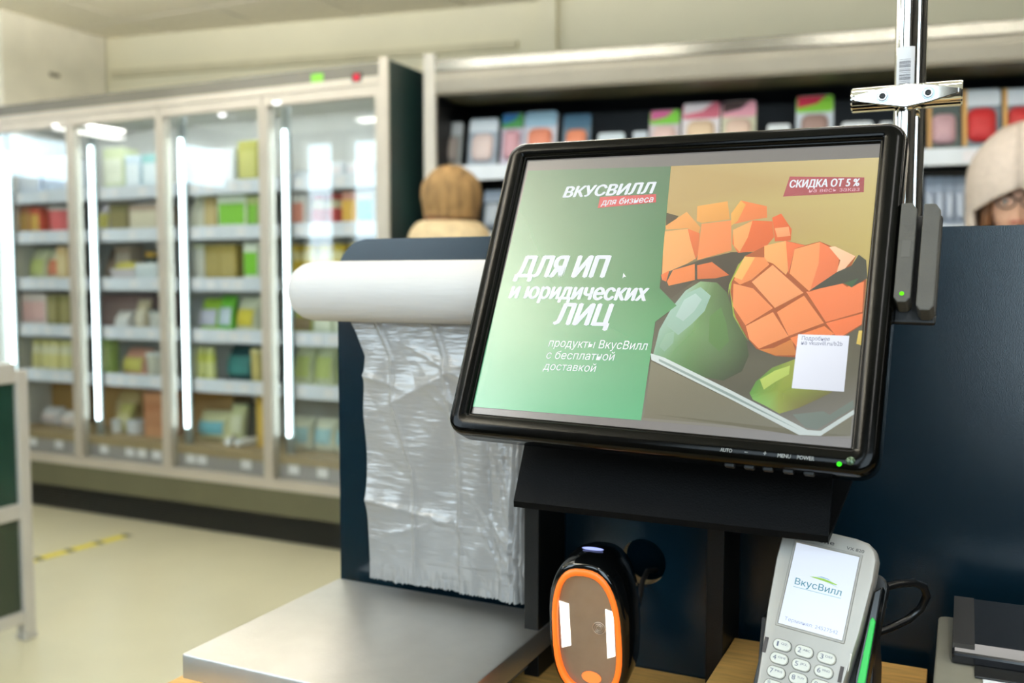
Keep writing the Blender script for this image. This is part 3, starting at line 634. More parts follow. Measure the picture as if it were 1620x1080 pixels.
MB().tube([(-.024, -.100, 1.372), (-.008, -.112, 1.376), (.008, -.112, 1.376), (.024, -.100, 1.372)], [.002, .005, .005, .002], 8).build('lips', mat('lips', (176, 96, 90), .4), p2, smooth=True)

# ================================================================== LOW BARRIER at the left edge
M_alu = mat('white_aluminium', (196, 194, 190), .4, .2)
br = thing('low_barrier', 'low white metal barrier with dark green panels at the left picture edge', 'barrier', (-2.80, 2.10, 0))
# runs towards the viewer along -y
for y in (0, -.62):
    MB().box(-.021, .021, y-.021, y+.021, .02, .90).build('post', M_alu, br, bevel=.004)
    MB().box(-.024, .024, y-.024, y+.024, 0, .02).build('foot', M_alu, br, bevel=.003)
for nm, z0, z1 in (('top_rail', .86, .925), ('middle_rail', .41, .46), ('bottom_rail', .06, .10)):
    MB().box(-.02, .02, -.599, -.021, z0, z1).build(nm, M_alu, br, bevel=.003)
MB().box(-.005, .005, -.599, -.021, .46, .86).build('upper_panel', mat('green_glass', (26, 54, 46), .15), br)
MB().box(-.005, .005, -.599, -.021, .10, .41).build('lower_panel', mat('dark_green_panel', (38, 52, 40), .3), br)

# ================================================================== CHECKOUT: partition, counter, scale, bags
PY = 1.045; PZT = CAM_H+.0515; CT = CAM_H-.455          # partition front, its top, worktop level
par = thing('partition_screen', 'navy laminate partition with rounded corner behind the checkout counter', 'partition', (-.757, PY, 0))
def board(hole):
    x0, x1, z1, r = 0, 1.75, PZT, .05
    outer = [(x0, 0), (x1, 0), (x1, z1)]+[(x0+r-r*math.sin(math.radians(a)), z1-r+r*math.cos(math.radians(a))) for a in range(0, 91, 9)]
    bm = bmesh.new()
    def loop(pts):
        vs = [bm.verts.new((a, 0, b)) for a, b in pts]; return [bm.edges.new((vs[i], vs[(i+1) % len(vs)])) for i in range(len(vs))]
    es = loop(outer)
    if hole: es += loop([(hole[0]+hole[2]*math.cos(6.2832*i/32), hole[1]+hole[2]*math.sin(6.2832*i/32)) for i in range(32)])
    bmesh.ops.triangle_fill(bm, edges=es, use_beauty=True)
    r_ = bmesh.ops.extrude_face_region(bm, geom=bm.faces[:]); vs = [g for g in r_['geom'] if isinstance(g, bmesh.types.BMVert)]
    bmesh.ops.translate(bm, verts=vs, vec=(0, .018, 0)); bmesh.ops.recalc_face_normals(bm, faces=bm.faces)
    me = bpy.data.meshes.new('board')
    for f in bm.faces: f.material_index = 0 if abs(f.normal.y) > .9 else 1
    bm.to_mesh(me); bm.free(); me.materials.append(M_navy); me.materials.append(M_edge); return me
link('front_board', board((.757-.3288, CAM_H-.3292, .0268)), par)
rb = link('rear_board', board(None), par); rb.location = (0, .088, -.004)
MB().box(0.06, .075, .018, .088, 0, PZT-.08).build('spacer', M_black, par)

ctr = thing('checkout_counter', 'oak topped self-checkout counter with black boxed niche in front of the navy partition', 'counter', (0, 0, 0))
MB().box(-.80, .60, .62, PY-.001, CT-.025, CT).build('worktop', M_wood, ctr, bevel=.0015)
MB().box(-.77, .57, .66, PY-.002, .08, CT-.0255).build('cabinet_body', M_navy, ctr)
MB().box(-.75, .55, .70, PY-.01, 0, .08).build('plinth', M_black, ctr)
for i in range(3): MB().box(-.765+i*.445, -.765+i*.445+.44, .642, .6595, .09, CT-.03).build('cabinet_door', M_navy, ctr, bevel=.001)
for x in (-.445, -.2352): MB().box(x, x+.018, .965, PY-.0005, CT+.0003, CAM_H-.205).build('niche_side', M_board, ctr, bevel=.0008)
MB().box(-.2165, -.023, .72, 1.020, CT+.0003, CAM_H-.392).build('wooden_riser', M_wood, ctr, bevel=.001)

sc = thing('weighing_scale', 'low weighing scale with brushed steel plate in front of the bag roll', 'scale', (-.585, .8825, CT))
PT = .455-.40
pl = MB(); w, d = .1605, .1425
prof = [(0, PT), (.0016, PT-.0006), (.0025, PT-.0025), (.0025, PT-.026)]
rings = [[(x, y, z) for x, y in rrect(2*(w-.0025+o), 2*(d-.0025+o), .002+o, 3)] for o, z in prof]
pl.loft(rings[::-1]).build('plate', M_steel, sc, auto=True)
MB().box(-.145, .145, -.128, .128, .008, PT-.0265).build('scale_body', mat('scale_grey', (92, 92, 90), .5), sc, bevel=.004)
for sx in (-1, 1):
    for sy in (-1, 1): MB().lathe([(.014, 0), (.014, .008)], 14, (sx*.12, sy*.105, 0)).build('foot', M_black, sc)

# roll of film bags on a rod held by the partition
RC = Vector((0, .993, CAM_H-.0165)); RR = .0382; RX0, RX1 = -.777, -.455
M_roll = mat('film_roll', (200, 196, 192), .5, nz=(5, .015), bump=(120, .35), stretch=(.12, 1, 1))
rl = thing('bag_roll', 'white roll of thin plastic bags with one bag hanging down', 'bag roll', (0, RC.y, RC.z))
MB().lathe([(.0125, RX0+.004), (.024, RX0), (.031, RX0+.004), (.0358, RX0+.013), (.0376, RX0+.022), (RR, RX0+.034), (RR, RX1-.02), (.036, RX1), (.0125, RX1)], 56, ax='x', cap=False).build('film_roll', M_roll, rl, smooth=True)
MB().lathe([(.0125, RX0+.006), (.0125, RX1), (.010, RX1), (.010, RX0+.006), (.0125, RX0+.006)], 24, ax='x', cap=False).build('core', M_card, rl, auto=True)
hld = thing('roll_holder', 'metal rod bracket on the navy partition carrying the bag roll', 'bracket', (0, RC.y, RC.z))
MB().lathe([(.007, RX0+.02), (.007, -.40)], 16, ax='x').build('rod', M_chrome, hld, auto=True)
MB().box(-.412, -.40, -.012, PY-RC.y-.0005, -.02, .02).build('arm', M_black, hld, bevel=.002)
# hanging bag: folded film with soft creases
ZT, ZB = CAM_H-.040, CAM_H-.3865
def lerp_tab(tab, t):
    for (a, x), (b, y) in zip(tab, tab[1:]):
        if t <= b: return x+(y-x)*(t-a)/(b-a)
    return tab[-1][1]
LEFT = [(0, -.722), (.08, -.705), (.17, -.690), (.36, -.6935), (.55, -.690), (.8, -.686), (1, -.6845)]
F1 = [(0, .15), (.15, .17), (.33, .19), (.5, .26), (.58, .30), (.75, .305), (1, .30)]
F2 = [(0, .46), (.2, .51), (.4, .56), (.6, .585), (1, .59)]
random.seed(21); CR = []
for i in range(20):
    CR.append((random.uniform(.0, 1.05), random.uniform(.1, 1.0), random.choice((random.uniform(-.5, .5), random.uniform(.6, 1.3))), random.uniform(.05, .22), random.uniform(.006, .022), random.uniform(-.0045, .0070)))
for i in range(26):   # tight crumples near the lower right
    CR.append((random.uniform(.72, 1.0), random.uniform(.55, 1.0), random.uniform(.7, 2.0), random.uniform(.05, .2), random.uniform(.003, .010), random.uniform(-.004, .006)))
def film(s, t):
    xl = lerp_tab(LEFT, t); xr = -.4535; x = xl+(xr-xl)*s; z = ZT+(ZB-ZT)*t-.0
    d = .002
    for F, A in ((F1, .0050), (F2, .0042)):
        q = s-lerp_tab(F, t); d += A*math.exp(-abs(q)/.010)*(1 if q < 0 else .5)+(.0022 if q > 0 else 0)
    g = min(1, t*4)
    for (cs, ct, an, ln, wd, am) in CR:
        ds, dt = (s-cs)*.24, (t-ct)*.345; al = ds*math.cos(an)+dt*math.sin(an); ac = -ds*math.sin(an)+dt*math.cos(an)
        if abs(al) < ln*1.5 and abs(ac) < wd*3: d += g*am*math.exp(-(al/(ln*.6))**2)*math.exp(-abs(ac)/wd*1.6)
    n1 = noise.noise(Vector((s*3.1, t*2.2, 3.3)))*.006+noise.noise(Vector((s*7+t*3, t*5-s*2, 1.7)))*.0035
    d += g*n1+.003*t
    if t > .93: d += (t-.93)/.07*(.0016*math.sin(s*170+5*math.sin(s*23))+.003*noise.noise(Vector((s*26, 4, 2)))); z += .0012*math.sin(s*330)*(t-.93)/.07
    if s > .88: d += .006*math.sin((s-.88)*190)*g*min(1, t*1.4)
    return (x, .020-max(-.006, d), z-RC.z)
def bagpt(a, b): return film(a, b)
M_bag = mat('hdpe_film', (172, 168, 163), .13, nz=(4, .04), bump=(60, 1.0), alpha=.86, stretch=(.4, 1, 2.8), spec=.9)
MB().grid(bagpt, 130, 150).build('hanging_bag', M_bag, rl, smooth=True)

# ================================================================== MONITOR
def frame3(x, down, c):
    x = Vector(x).normalized(); u = -Vector(down); u = (u-x*u.dot(x)).normalized(); z = x.cross(u)
    return Matrix(((x.x, u.x, z.x, c[0]), (x.y, u.y, z.y, c[1]), (x.z, u.z, z.z, c[2]+CAM_H), (0, 0, 0, 1)))
MM = frame3((.9993, -.0338, -.0144), (-.0269, -.4050, -.9139), (-.2413, .8289, -.0058))
mon = thing('touch_monitor', 'black self-checkout monitor tilted back, showing a mango advert', 'monitor', M=MM)
M_bez = mat('gloss_black', (4, 4, 3), .15, nz=(40, .2), bump=(300, .02), spec=.13)
mb = MB(); cy = -.0013
rings = [[(x, y, z) for x, y in rrect(w, h, r, 7, 0, cy if w > .35 else 0)] for w, h, r, z in
         ((.3384, .2698, .0008, -.003), (.3384, .2698, .0008, .0022), (.3400, .2714, .0012, .0030), (.3425, .2739, .002, .0032), (.3435, .2749, .002, .0052), (.3465, .2779, .003, .0068),
          (.360, .290, .009, .0071), (.372, .3005, .014, .0066), (.3775, .3058, .016, .0048), (.3800, .3081, .0168, .0020), (.381, .309, .017, -.002), (.381, .309, .017, -.018), (.374, .302, .017, -.023))]
bz = mb.loft(rings, cap=False).build('bezel', M_bez, mon, smooth=True)
es = bz.modifiers.new('edges', 'EDGE_SPLIT'); es.split_angle = math.radians(50)
rings = [[(x, y, z) for x, y in rrect(w, h, r, 7, 0, cy)] for w, h, r, z in ((.374, .302, .017, -.023), (.355, .283, .02, -.030), (.30, .22, .03, -.044), (.28, .20, .03, -.046))]
MB().loft(rings).build('back_housing', mat('housing_black', (18, 18, 17), .45), mon, smooth=True)
def flat(pts, z): return [(x/1000, y/1000, z) for x, y in pts]
scr = MB().box(-.1695, .1695, -.1352, .1352, -.004, 0).build('screen', lcd('lcd_hazy_black', (124, 120, 117)), mon)  # black raised to grey: backlight bleed and reflected haze painted in
def colmesh(name, polys, z, parent, grad=0.0):
    """flat printed picture: polygons with their own colours; a list of colours makes a fan about its first point"""
    bm = bmesh.new(); lay = bm.loops.layers.float_color.new('Col'); k = 0
    for c, pts in polys:
        zz = z+k*2e-6; k += 1; vs = [bm.verts.new((x/1000, y/1000, zz)) for x, y in pts]
        if isinstance(c, list):
            n = len(vs)-1
            for i in range(n):
                ids = (0, 1+i, 1+(i+1) % n); f = bm.faces.new([vs[j] for j in ids])
                for lp, j in zip(f.loops, ids): lp[lay] = (*s2l(c[j]), 1)
        else:
            f = bm.faces.new(vs)
            ys = [q[1] for q in pts]; xs = [q[0] for q in pts]; y0, hh = min(ys), max(ys)-min(ys)+1e-6; x0, ww = min(xs), max(xs)-min(xs)+1e-6
            for lp, q in zip(f.loops, pts):
                g = 1+grad*((q[1]-y0)/hh-.5)-grad*.7*((q[0]-x0)/ww-.5); lp[lay] = (*[min(1, v*g) for v in s2l(c)], 1)
    bmesh.ops.triangulate(bm, faces=[f for f in bm.faces if len(f.verts) > 4])
    bmesh.ops.recalc_face_normals(bm, faces=bm.faces)
    me = bpy.data.meshes.new(name); bm.to_mesh(me); bm.free(); me.materials.append(lcd('screen_print')); return link(name, me, parent)
PICT = [((72,62,50),[(-6.8,9.2),(25.8,24.1),(54.1,32.2),(82.7,32.2),(80.5,27.5),(61.4,21.1),(56.4,5.4),(57.0,-8.5),(44.3,-1.0),(25.7,4.9),(6.1,-12.9),(-6.2,-3.7)]),((80,68,50),[(-11.9,72.1),(0.4,68.5),(-4.5,60.2),(-9.7,56.1)]),((232,158,86),[(-10.5,58.6),(7.5,72.6),(22.6,56.6),(21.8,50.0),(10.9,55.9),(-9.1,54.9)]),((238,165,98),[(-11.0,52.8),(11.0,55.4),(15.2,43.5),(22.8,25.7),(15.7,20.8),(-6.2,10.0)]),((222,112,60),[(11.0,55.4),(22.7,50.8),(24.5,32.1),(22.9,24.8),(15.2,43.5)]),((232,162,84),[(16.6,78.3),(43.9,82.6),(48.3,64.4),(23.1,61.2),(18.2,63.2)]),((240,140,82),[(23.2,60.2),(49.7,63.3),(53.8,33.8),(24.3,24.1),(23.9,32.1)]),((236,132,76),[(48.7,70.1),(55.7,83.1),(79.5,76.8),(81.2,65.5),(70.0,63.8),(51.7,59.5)]),((232,168,84),[(48.7,70.1),(55.7,83.1),(60.7,78.9),(55.6,62.7),(50.4,57.9)]),((226,108,58),[(52.6,53.0),(68.6,63.0),(86.2,61.9),(89.3,46.4),(81.1,33.8),(60.0,31.4),(53.7,40.2)]),((242,165,98),[(52.5,53.8),(68.7,62.5),(66.6,46.5),(61.3,32.2),(55.3,38.6)]),((226,104,58),[(85.5,65.5),(92.8,69.3),(103.4,54.1),(103.9,43.2),(90.5,42.4),(87.0,59.0)]),((245,160,108),[(88.9,55.1),(100.6,56.5),(103.1,47.8),(92.1,46.3)]),((230,115,60),[(-6.9,9.5),(0.1,13.8),(-1.1,2.9),(-5.2,4.4)]),((235,130,68),[(-0.4,2.9),(3.4,14.2),(22.6,20.5),(25.0,4.9),(1.8,-1.1)]),((212,108,58),[(25.0,19.2),(37.9,22.5),(55.0,10.1),(43.2,6.8),(27.1,5.7)]),([(112,152,96),(128,168,140),(150,184,165),(160,192,178),(158,188,170),(140,172,125),(95,122,75),(82,104,66),(78,100,60),(70,88,55),(62,74,50),(60,68,48),(64,76,52),(72,98,60),(84,124,74),(104,148,100)],[(31.0,-41.2),(-2.1,-66.5),(-0.2,-43.7),(7.9,-22.3),(17.9,-5.6),(30.2,3.7),(45.1,2.8),(54.8,-6.0),(62.8,-23.6),(76.1,-45.1),(81.2,-63.1),(77.3,-77.4),(62.6,-86.7),(46.0,-84.5),(28.4,-78.1),(10.3,-71.7)]),((150,166,62),[(56.5,-10.1),(55.9,0.7),(61.6,19.6),(67.4,29.4),(69.3,25.9),(60.7,5.5),(60.1,-10.0),(63.9,-25.2),(69.3,-35.3),(79.8,-51.3),(76.5,-47.0),(63.5,-28.0),(56.8,-2.1)]),((168,84,42),[(58.1,3.9),(66.2,28.3),(82.0,37.7),(99.5,43.2),(116.5,38.8),(128.2,42.3),(142.3,35.7),(158.4,28.6),(155.6,20.4),(168.4,7.3),(168.4,-13.0),(168.3,-32.2),(146.1,-50.2),(119.0,-62.6),(103.1,-62.5),(86.8,-56.8),(78.0,-47.7),(65.7,-29.5),(57.9,-5.2)]),((245,168,100),[(81.9,38.2),(99.5,42.9),(104.7,40.0),(107.9,36.3),(104.9,15.4),(103.4,11.1),(91.4,21.4),(83.7,24.4)]),((232,116,70),[(99.8,42.9),(116.5,38.5),(108.0,35.4),(105.3,12.3)]),((246,152,94),[(108.0,35.1),(128.3,41.8),(143.2,30.8),(145.9,15.8),(124.0,-3.6),(106.3,12.3)]),((234,122,76),[(128.3,41.8),(136.8,36.9),(145.3,27.8),(144.8,14.3),(124.7,-3.2),(129.2,21.7)]),((240,142,82),[(66.2,27.9),(83.3,27.2),(88.4,20.6),(74.9,6.0),(65.6,1.2),(59.6,5.5)]),((246,182,100),[(66.2,27.9),(75.2,27.2),(66.7,5.6),(59.2,8.3)]),((246,158,102),[(75.4,3.9),(91.2,20.1),(119.6,-5.2),(97.7,-19.6)]),((242,142,86),[(59.8,2.1),(77.4,-2.2),(96.1,-19.9),(75.0,-36.3),(61.9,-18.9)]),((240,128,78),[(124.4,-4.2),(148.0,5.2),(153.7,0.9),(166.6,5.8),(167.5,-20.8),(140.2,-30.8),(121.7,-4.1)]),((242,142,86),[(99.8,-23.3),(120.3,-7.8),(138.7,-31.6),(111.8,-44.2)]),((242,148,92),[(75.4,-36.9),(96.5,-23.4),(111.8,-44.6),(88.8,-56.7),(79.8,-48.6)]),((236,130,74),[(113.1,-46.0),(139.3,-34.3),(148.0,-40.9),(119.3,-53.7)]),((204,124,62),[(88.9,-57.5),(100.8,-55.4),(114.5,-47.0),(120.4,-60.8),(103.0,-61.8)]),((236,120,70),[(140.3,-31.8),(168.0,-22.2),(168.0,-31.5),(147.8,-47.3),(148.4,-41.6)]),((246,196,156),[(136.2,36.9),(140.7,37.7),(158.0,28.6),(150.7,17.4),(144.5,14.0),(146.3,24.8)]),((70,70,60),[(144.5,14.0),(155.6,20.1),(160.4,30.1),(166.7,25.0),(168.9,8.8),(157.5,0.5),(150.8,4.0),(124.0,-3.3)]),((66,96,66),[(150.8,4.0),(162.1,8.7),(157.8,0.5)]),([(138,154,60),(96,150,66),(92,142,60),(112,146,62),(150,158,72),(150,150,70),(120,118,60),(112,108,58),(108,104,56),(118,112,56),(140,150,70),(132,172,88),(120,170,84)],[(109.4,-91.4),(85.9,-95.9),(89.9,-85.6),(101.7,-72.7),(118.6,-64.5),(147.9,-66.4),(153.4,-82.7),(150.5,-90.5),(142.2,-95.9),(126.7,-105.4),(111.9,-111.5),(100.7,-106.1),(89.3,-101.3)]),((108,118,108),[(122.3,-111.3),(145.9,-106.6),(150.6,-109.2),(167.1,-95.7),(168.4,-102.0),(142.6,-122.0),(133.7,-121.5)]),((116,112,92),[(-1.1,-120.1),(-2.9,-73.0),(73.4,-104.0),(129.4,-128.1),(142.0,-127.6),(167.5,-108.8),(167.8,-124.8),(-1.8,-124.6)]),((196,206,202),[(-4.6,-65.9),(7.9,-68.9),(72.2,-95.5),(135.2,-123.1),(145.2,-122.9),(168.5,-103.4),(168.9,-107.1),(145.6,-126.9),(129.3,-127.7),(73.3,-103.3),(-2.8,-71.9)]),((140,156,150),[(3.7,-70.3),(72.6,-98.6),(128.9,-123.7),(131.6,-124.8),(73.0,-101.2),(4.1,-72.6)]),((215,186,92),[(166.3,-37.2),(169.1,-37.1),(169.5,-49.7),(165.4,-48.5)]),((172,84,90),[(96.1,105.6),(158.7,102.4),(159.4,88.2),(92.6,85.9)]),((226,229,240),[(119.3,-42.4),(159.5,-42.0),(159.7,-89.4),(119.2,-89.3)])]
GREEN= [(-165.5, 122.5), (-14.9, 120.8), (-6.1, -3.7), (12.1, -20.1), (-5.0, -36.1), (-3.0, -127.1), (-170.5, -128.2)]
REDBOX= [(-80.9, 90.2), (-24.7, 91.6), (-23.5, 83.0), (-81.1, 78.2)]
BGX0, BGX1, BGY0, BGY1 = -15.0, 169.4, -127.0, 121.2
rows = [(121.2, (188, 162, 110), (205, 188, 136)), (80, (186, 158, 104), (198, 180, 118)), (40, (176, 146, 92), (190, 170, 104)), (22, (92, 78, 60), (186, 166, 100)), (0, (78, 72, 58), (150, 130, 84)),
        (-30, (74, 72, 60), (92, 86, 70)), (-70, (84, 82, 66), (98, 94, 78)), (-127, (128, 124, 110), (126, 122, 114))]
bgp = [([a, a, b, b2, a2], [((BGX0+BGX1)/2, (y0+y1)/2), (BGX0, y0), (BGX1, y0), (BGX1, y1), (BGX0, y1)]) for (y0, a, b), (y1, a2, b2) in zip(rows, rows[1:])]
k_ = next(i for i, q in enumerate(PICT) if isinstance(q[0], list))
HL = [((150,184,166),[(6.0,-39.3),(11.4,-22.8),(20.0,-8.0),(31.1,-1.7),(41.4,-9.9),(37.9,-24.4),(28.5,-36.6),(17.8,-47.7)]),((172,198,188),[(12.6,-30.0),(18.1,-14.2),(27.4,-7.9),(34.0,-13.7),(28.9,-24.7),(20.2,-34.5)]),((140,176,150),[(2.4,-59.1),(6.2,-47.1),(13.8,-44.3),(14.4,-55.0),(7.8,-63.6)]),((88,128,70),[(43.1,-28.9),(51.8,-20.4),(58.3,-34.3),(62.9,-51.5),(55.6,-61.0),(45.5,-52.3)]),((178,196,96),[(92.9,-83.6),(104.2,-75.1),(115.8,-70.0),(115.7,-77.7),(105.4,-84.9),(97.1,-92.1)])]
PICT = PICT[:k_+1]+HL[:4]+PICT[k_+1:-3]+HL[4:]+PICT[-3:]
colmesh('advert_photo', bgp+PICT, .0003, scr, .16)
GREEN_VEILED = [(92, 142, 100), (108, 136, 110), (92, 122, 94), (72, 132, 84), (74, 140, 88), (78, 150, 96), (96, 178, 128), (112, 190, 146)]  # room reflection painted into the green: greyer top, paler lower left
colmesh('advert_green_panel', [(GREEN_VEILED, [(-80, 0)]+GREEN)], .0006, scr)
colmesh('red_badge', [((206, 84, 88), REDBOX)], .0008, scr)
M_txt = lcd('white_print', (232, 236, 242))
STY = {'ВКУСВИЛЛ': (.2, .05), 'для бизнеса': (.12, .014), 'ДЛЯ ИП': (.2, .045), 'и юридических': (.18, .042), 'ЛИЦ': (.2, .045), 'СКИДКА ОТ 5 %': (.1, .032)}
for txt, a, b, h in [
    ('ВКУСВИЛЛ', (-120.0, 90.6), (-26.8, 92.7), 11.2),
    ('для бизнеса', (-78.2, 81.0), (-26.5, 83.4), 6.4),
    ('ДЛЯ ИП', (-154.5, 5.2), (-58.9, 6.0), 21.0),
    ('и юридических', (-155.7, -17.2), (-16.2, -16.4), 15.6),
    ('ЛИЦ', (-102.8, -42.4), (-47.6, -41.7), 20.2),
    ('продукты ВкусВилл', (-104.0, -64.8), (-8.1, -63.2), 7.8),
    ('с бесплатной', (-103.8, -76.6), (-37.0, -74.8), 7.7),
    ('доставкой', (-104.7, -87.5), (-52.7, -86.4), 7.3),
    ('СКИДКА ОТ 5 %', (97.3, 94.3), (155.0, 94.0), 7.2),
    ('на весь заказ', (114.3, 88.9), (155.9, 89.2), 2.9),
    ('Подробнее', (122.8, -47.5), (144.8, -47.3), 3.4),
    ('на vkusvill.ru/b2b', (122.8, -51.6), (155.0, -51.1), 3.6)
]:
    sh, bo = STY.get(txt, (.12 if a[0] < 0 else .0, .0))
    m_ = lcd('grey_blue_print', (120, 126, 150)) if a[1] < -40 and a[0] > 0 else (lcd('pink_print', (226, 176, 186)) if txt == 'на весь заказ' else M_txt)
    text_mesh(txt, 'lettering', m_, a[0]/1000, b[0]/1000, a[1]/1000, h/1000, .0010, scr, sh, bo, (b[1]-a[1])/1000)
colmesh('cursor', [((238, 240, 244), [(-43, 10.5), (-39.6, 6.4), (-41.6, 6.6), (-43, 5)])], .0011, scr)
M_pr = mat('bezel_print', (196, 196, 192), .6)
for txt, cx, wd in (('AUTO', 75, 9.6), ('–', 91, 2.4), ('+', 106, 2.4), ('MENU', 121, 10), ('POWER', 137.5, 13)):
    text_mesh(txt, 'bezel_lettering', M_pr, (cx-wd/2)/1000, (cx+wd/2)/1000, -.1490, .0030, .0076, bz, 0, .012)
for cx in (76, 92, 107, 123, 139): MB().box(cx/1000-.004, cx/1000+.004, -.1582, -.1535, -.010, -.004).build('button', M_black, mon, bevel=.001)
MB().lathe([(.0, .0012), (.0016, .0008), (.0019, 0)], 14, (.1625, -.1495, .0070), cap=False).build('power_light', emis('led_green', (60, 235, 40), 1.6), mon, smooth=True)
MB().lathe([(.0, .0010), (.0030, .0008), (.0034, .0)], 18, (.1705, -.1462, .0071), cap=False).build('sensor_dot', mat('sensor_glass', (70, 88, 66), .2, .5), mon, smooth=True)
# magnetic card reader on the right edge (two bars and the slot between them)
cr = MB().box(.189, .221, -.022, .075, -.024, -.017).build('card_reader', M_black, mon, bevel=.002)
M_rd = mat('reader_grey', (66, 64, 58), .6, nz=(50, .08), bump=(400, .2))
for x0, x1, y0, y1 in ((.1905, .2030, -.0135, .0745), (.2075, .2205, -.0200, .0735)):
    MB().prism([(x0, y0+.004), (x0+.003, y0), (x1-.003, y0), (x1, y0+.004), (x1, y1-.006), (x1-.004, y1), (x0, y1)], -.0165, .006, lambda a, b, h: (a, b, h)).build('reader_bar', M_rd, cr, bevel=.001)
MB().lathe([(.0, .001), (.0016, .0006), (.0018, 0)], 12, (.1965, -.0065, .0062), cap=False).build('reader_light', emis('led_green2', (110, 240, 30), 1.4), cr, smooth=True)
MB().box(.1935, .2000, .0255, .0405, .006, .0063).build('worn_label', mat('reader_label', (74, 72, 66), .5), cr)

# bracket that carries the monitor: slanted plate with a folded lower edge and a shelf back to the partition
hb = thing('monitor_bracket', 'black metal bracket below the monitor, folded forward over the niche', 'bracket', (0, 0, CAM_H))
prof = [(.820, -.2155), (.846, -.163), (.905, -.044), (.9085, -.046), (.850, -.165), (.8245, -.2175), (1.044, -.2000), (1.044, -.2040), (.826, -.2225), (.8205, -.2215)]
MB().prism(prof, -.3895, -.0975, lambda a, b, h: (h, a, b)).build('folded_plate', mat('bracket_black', (5, 5, 5), .45, nz=(80, .1), bump=(700, .2), spec=.08), hb)
MB().box(-.29, -.19, .9, 1.0445, -.06, -.02).build('wall_arm', M_black, hb, bevel=.002)
MB().box(-.30, -.18, .872, .902, -.07, .01).build('mount_plate', M_black, hb, bevel=.002)

# ================================================================== CHROME POLE AND CLAMP
po = thing('chrome_pole', 'tall chrome pole rising behind the monitor to the ceiling', 'pole', (-.0577, 1.0905, 0))
MB().lathe([(.0110, .0), (.0110, CZ)], 36, (-.0045, -.006, 0)).build('tube', M_chrome, po, auto=True)
MB().lathe([(.0095, .0), (.0095, CZ)], 36, (.0050, .013, 0)).build('rear_tube', M_chrome, po, auto=True)
def onpole(a, b): ang = -math.pi/2+.02+(a-.5)*1.75; return (-.0045+.0113*math.cos(ang), -.006+.0113*math.sin(ang), CAM_H+.196+.0425*b)
lb = MB().grid(onpole, 10, 6).build('barcode_label', mat('label_paper', (214, 212, 212), .6), po, smooth=True)
random.seed(3); z = .05; bars = MB()
while z < .70:
    h = random.choice((.008, .012, .02)); 
    bars.grid(lambda a, b, z=z, h=h: tuple(c+k for c, k in zip(onpole(.18+.58*a, z+h*b), (0, -.0002, 0))), 6, 1); z += h+random.choice((.012, .02, .03))
bars.build('barcode', mat('barcode_ink', (70, 66, 72), .6), lb)
cl = thing('pole_clamp', 'chrome horizontal clamp with two hex screws on the pole', 'clamp', (-.0605, 1.0705, CAM_H+.1862))
MB().lathe([(.009, -.0529), (.0118, -.0529), (.0128, -.0515), (.0130, 0), (.0128, .0515), (.0118, .0529), (.009, .0529)], 40, ax='x', cap=True).build('clamp_body', M_chrome, cl, auto=True)
MB().prism([(-.049, -.003), (-.022, -.0085), (0, -.0125), (.024, -.0085), (.050, -.002), (.050, .004), (.024, .009), (0, .0115), (-.022, .009), (-.049, .004)], -.0138, -.004, lambda a, b, h: (a, h, b)).build('face_plate', M_chrome, cl, bevel=.0012, seg=3)
for x in (-.0215, .0215):
    s_ = MB().lathe([(.0062, -.0152), (.0066, -.0138), (.0066, -.012)], 24, (x, 0, 0), ax='y').build('screw_washer', mat('zinc_blue', (150, 166, 186), .25, 1.0), cl, auto=True)
    MB().lathe([(.0022, -.0152), (.0030, -.0172), (.0042, -.0172), (.0046, -.0165), (.0046, -.0152)], 24, (x, 0, 0), ax='y').build('screw_head', M_steel, s_, auto=True)
    MB().lathe([(.0022, -.0174), (.0022, -.0165)], 6, (x, 0, 0), ax='y').build('hex_socket', M_black, s_)

# ================================================================== BARCODE SCANNER
SM = Matrix.Translation((-.334, .905, CT)) @ Matrix.Rotation(math.radians(2), 4, 'Z')
scn_o = thing('barcode_scanner', 'black presentation barcode scanner with orange ring standing in the niche', 'scanner', M=SM)
M_sc = mat('scanner_gloss', (10, 11, 11), .12, nz=(30, .2))
T = Matrix.Translation((0, 0, .105)) @ Matrix.Rotation(math.radians(9), 4, 'X')
def egg(w, h, n=40, e=2.7, cz=0):
    pts = []
    for i in range(n):
        a = 2*math.pi*i/n; c, s = math.cos(a), math.sin(a)
        pts.append((w/2*math.copysign(abs(c)**(2/e), c)*(1-.06*s), h/2*math.copysign(abs(s)**(2/e), s)+cz))
    return pts
def ring_at(w, h, y, cz=0): return [tuple(T @ Vector((a, y, b))) for a, b in egg(w, h, cz=cz)]
MB().loft([ring_at(.066, .130, -.030), ring_at(.0685, .1345, -.0335), ring_at(.076, .144, -.0345), ring_at(.083, .152, -.029), ring_at(.086, .155, -.016), ring_at(.084, .153, .010), ring_at(.072, .138, .034), ring_at(.05, .11, .044)]).build('housing', M_sc, scn_o, smooth=True)
rg = MB(); A_, B_ = ring_at(.072, .138, -.0362), ring_at(.0625, .1265, -.0368); C_ = ring_at(.0625, .1265, -.030); D_ = ring_at(.0735, .140, -.033)
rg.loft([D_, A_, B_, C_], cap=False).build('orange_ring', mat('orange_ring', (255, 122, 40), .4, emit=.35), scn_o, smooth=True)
MB().add([tuple(T @ Vector((a, -.0306, b))) for a, b in egg(.0625, .1265)], [tuple(range(40))]).build('reading_window', mat('window_bronze', (150, 138, 124), .22, .5, nz=(60, .06)), scn_o)
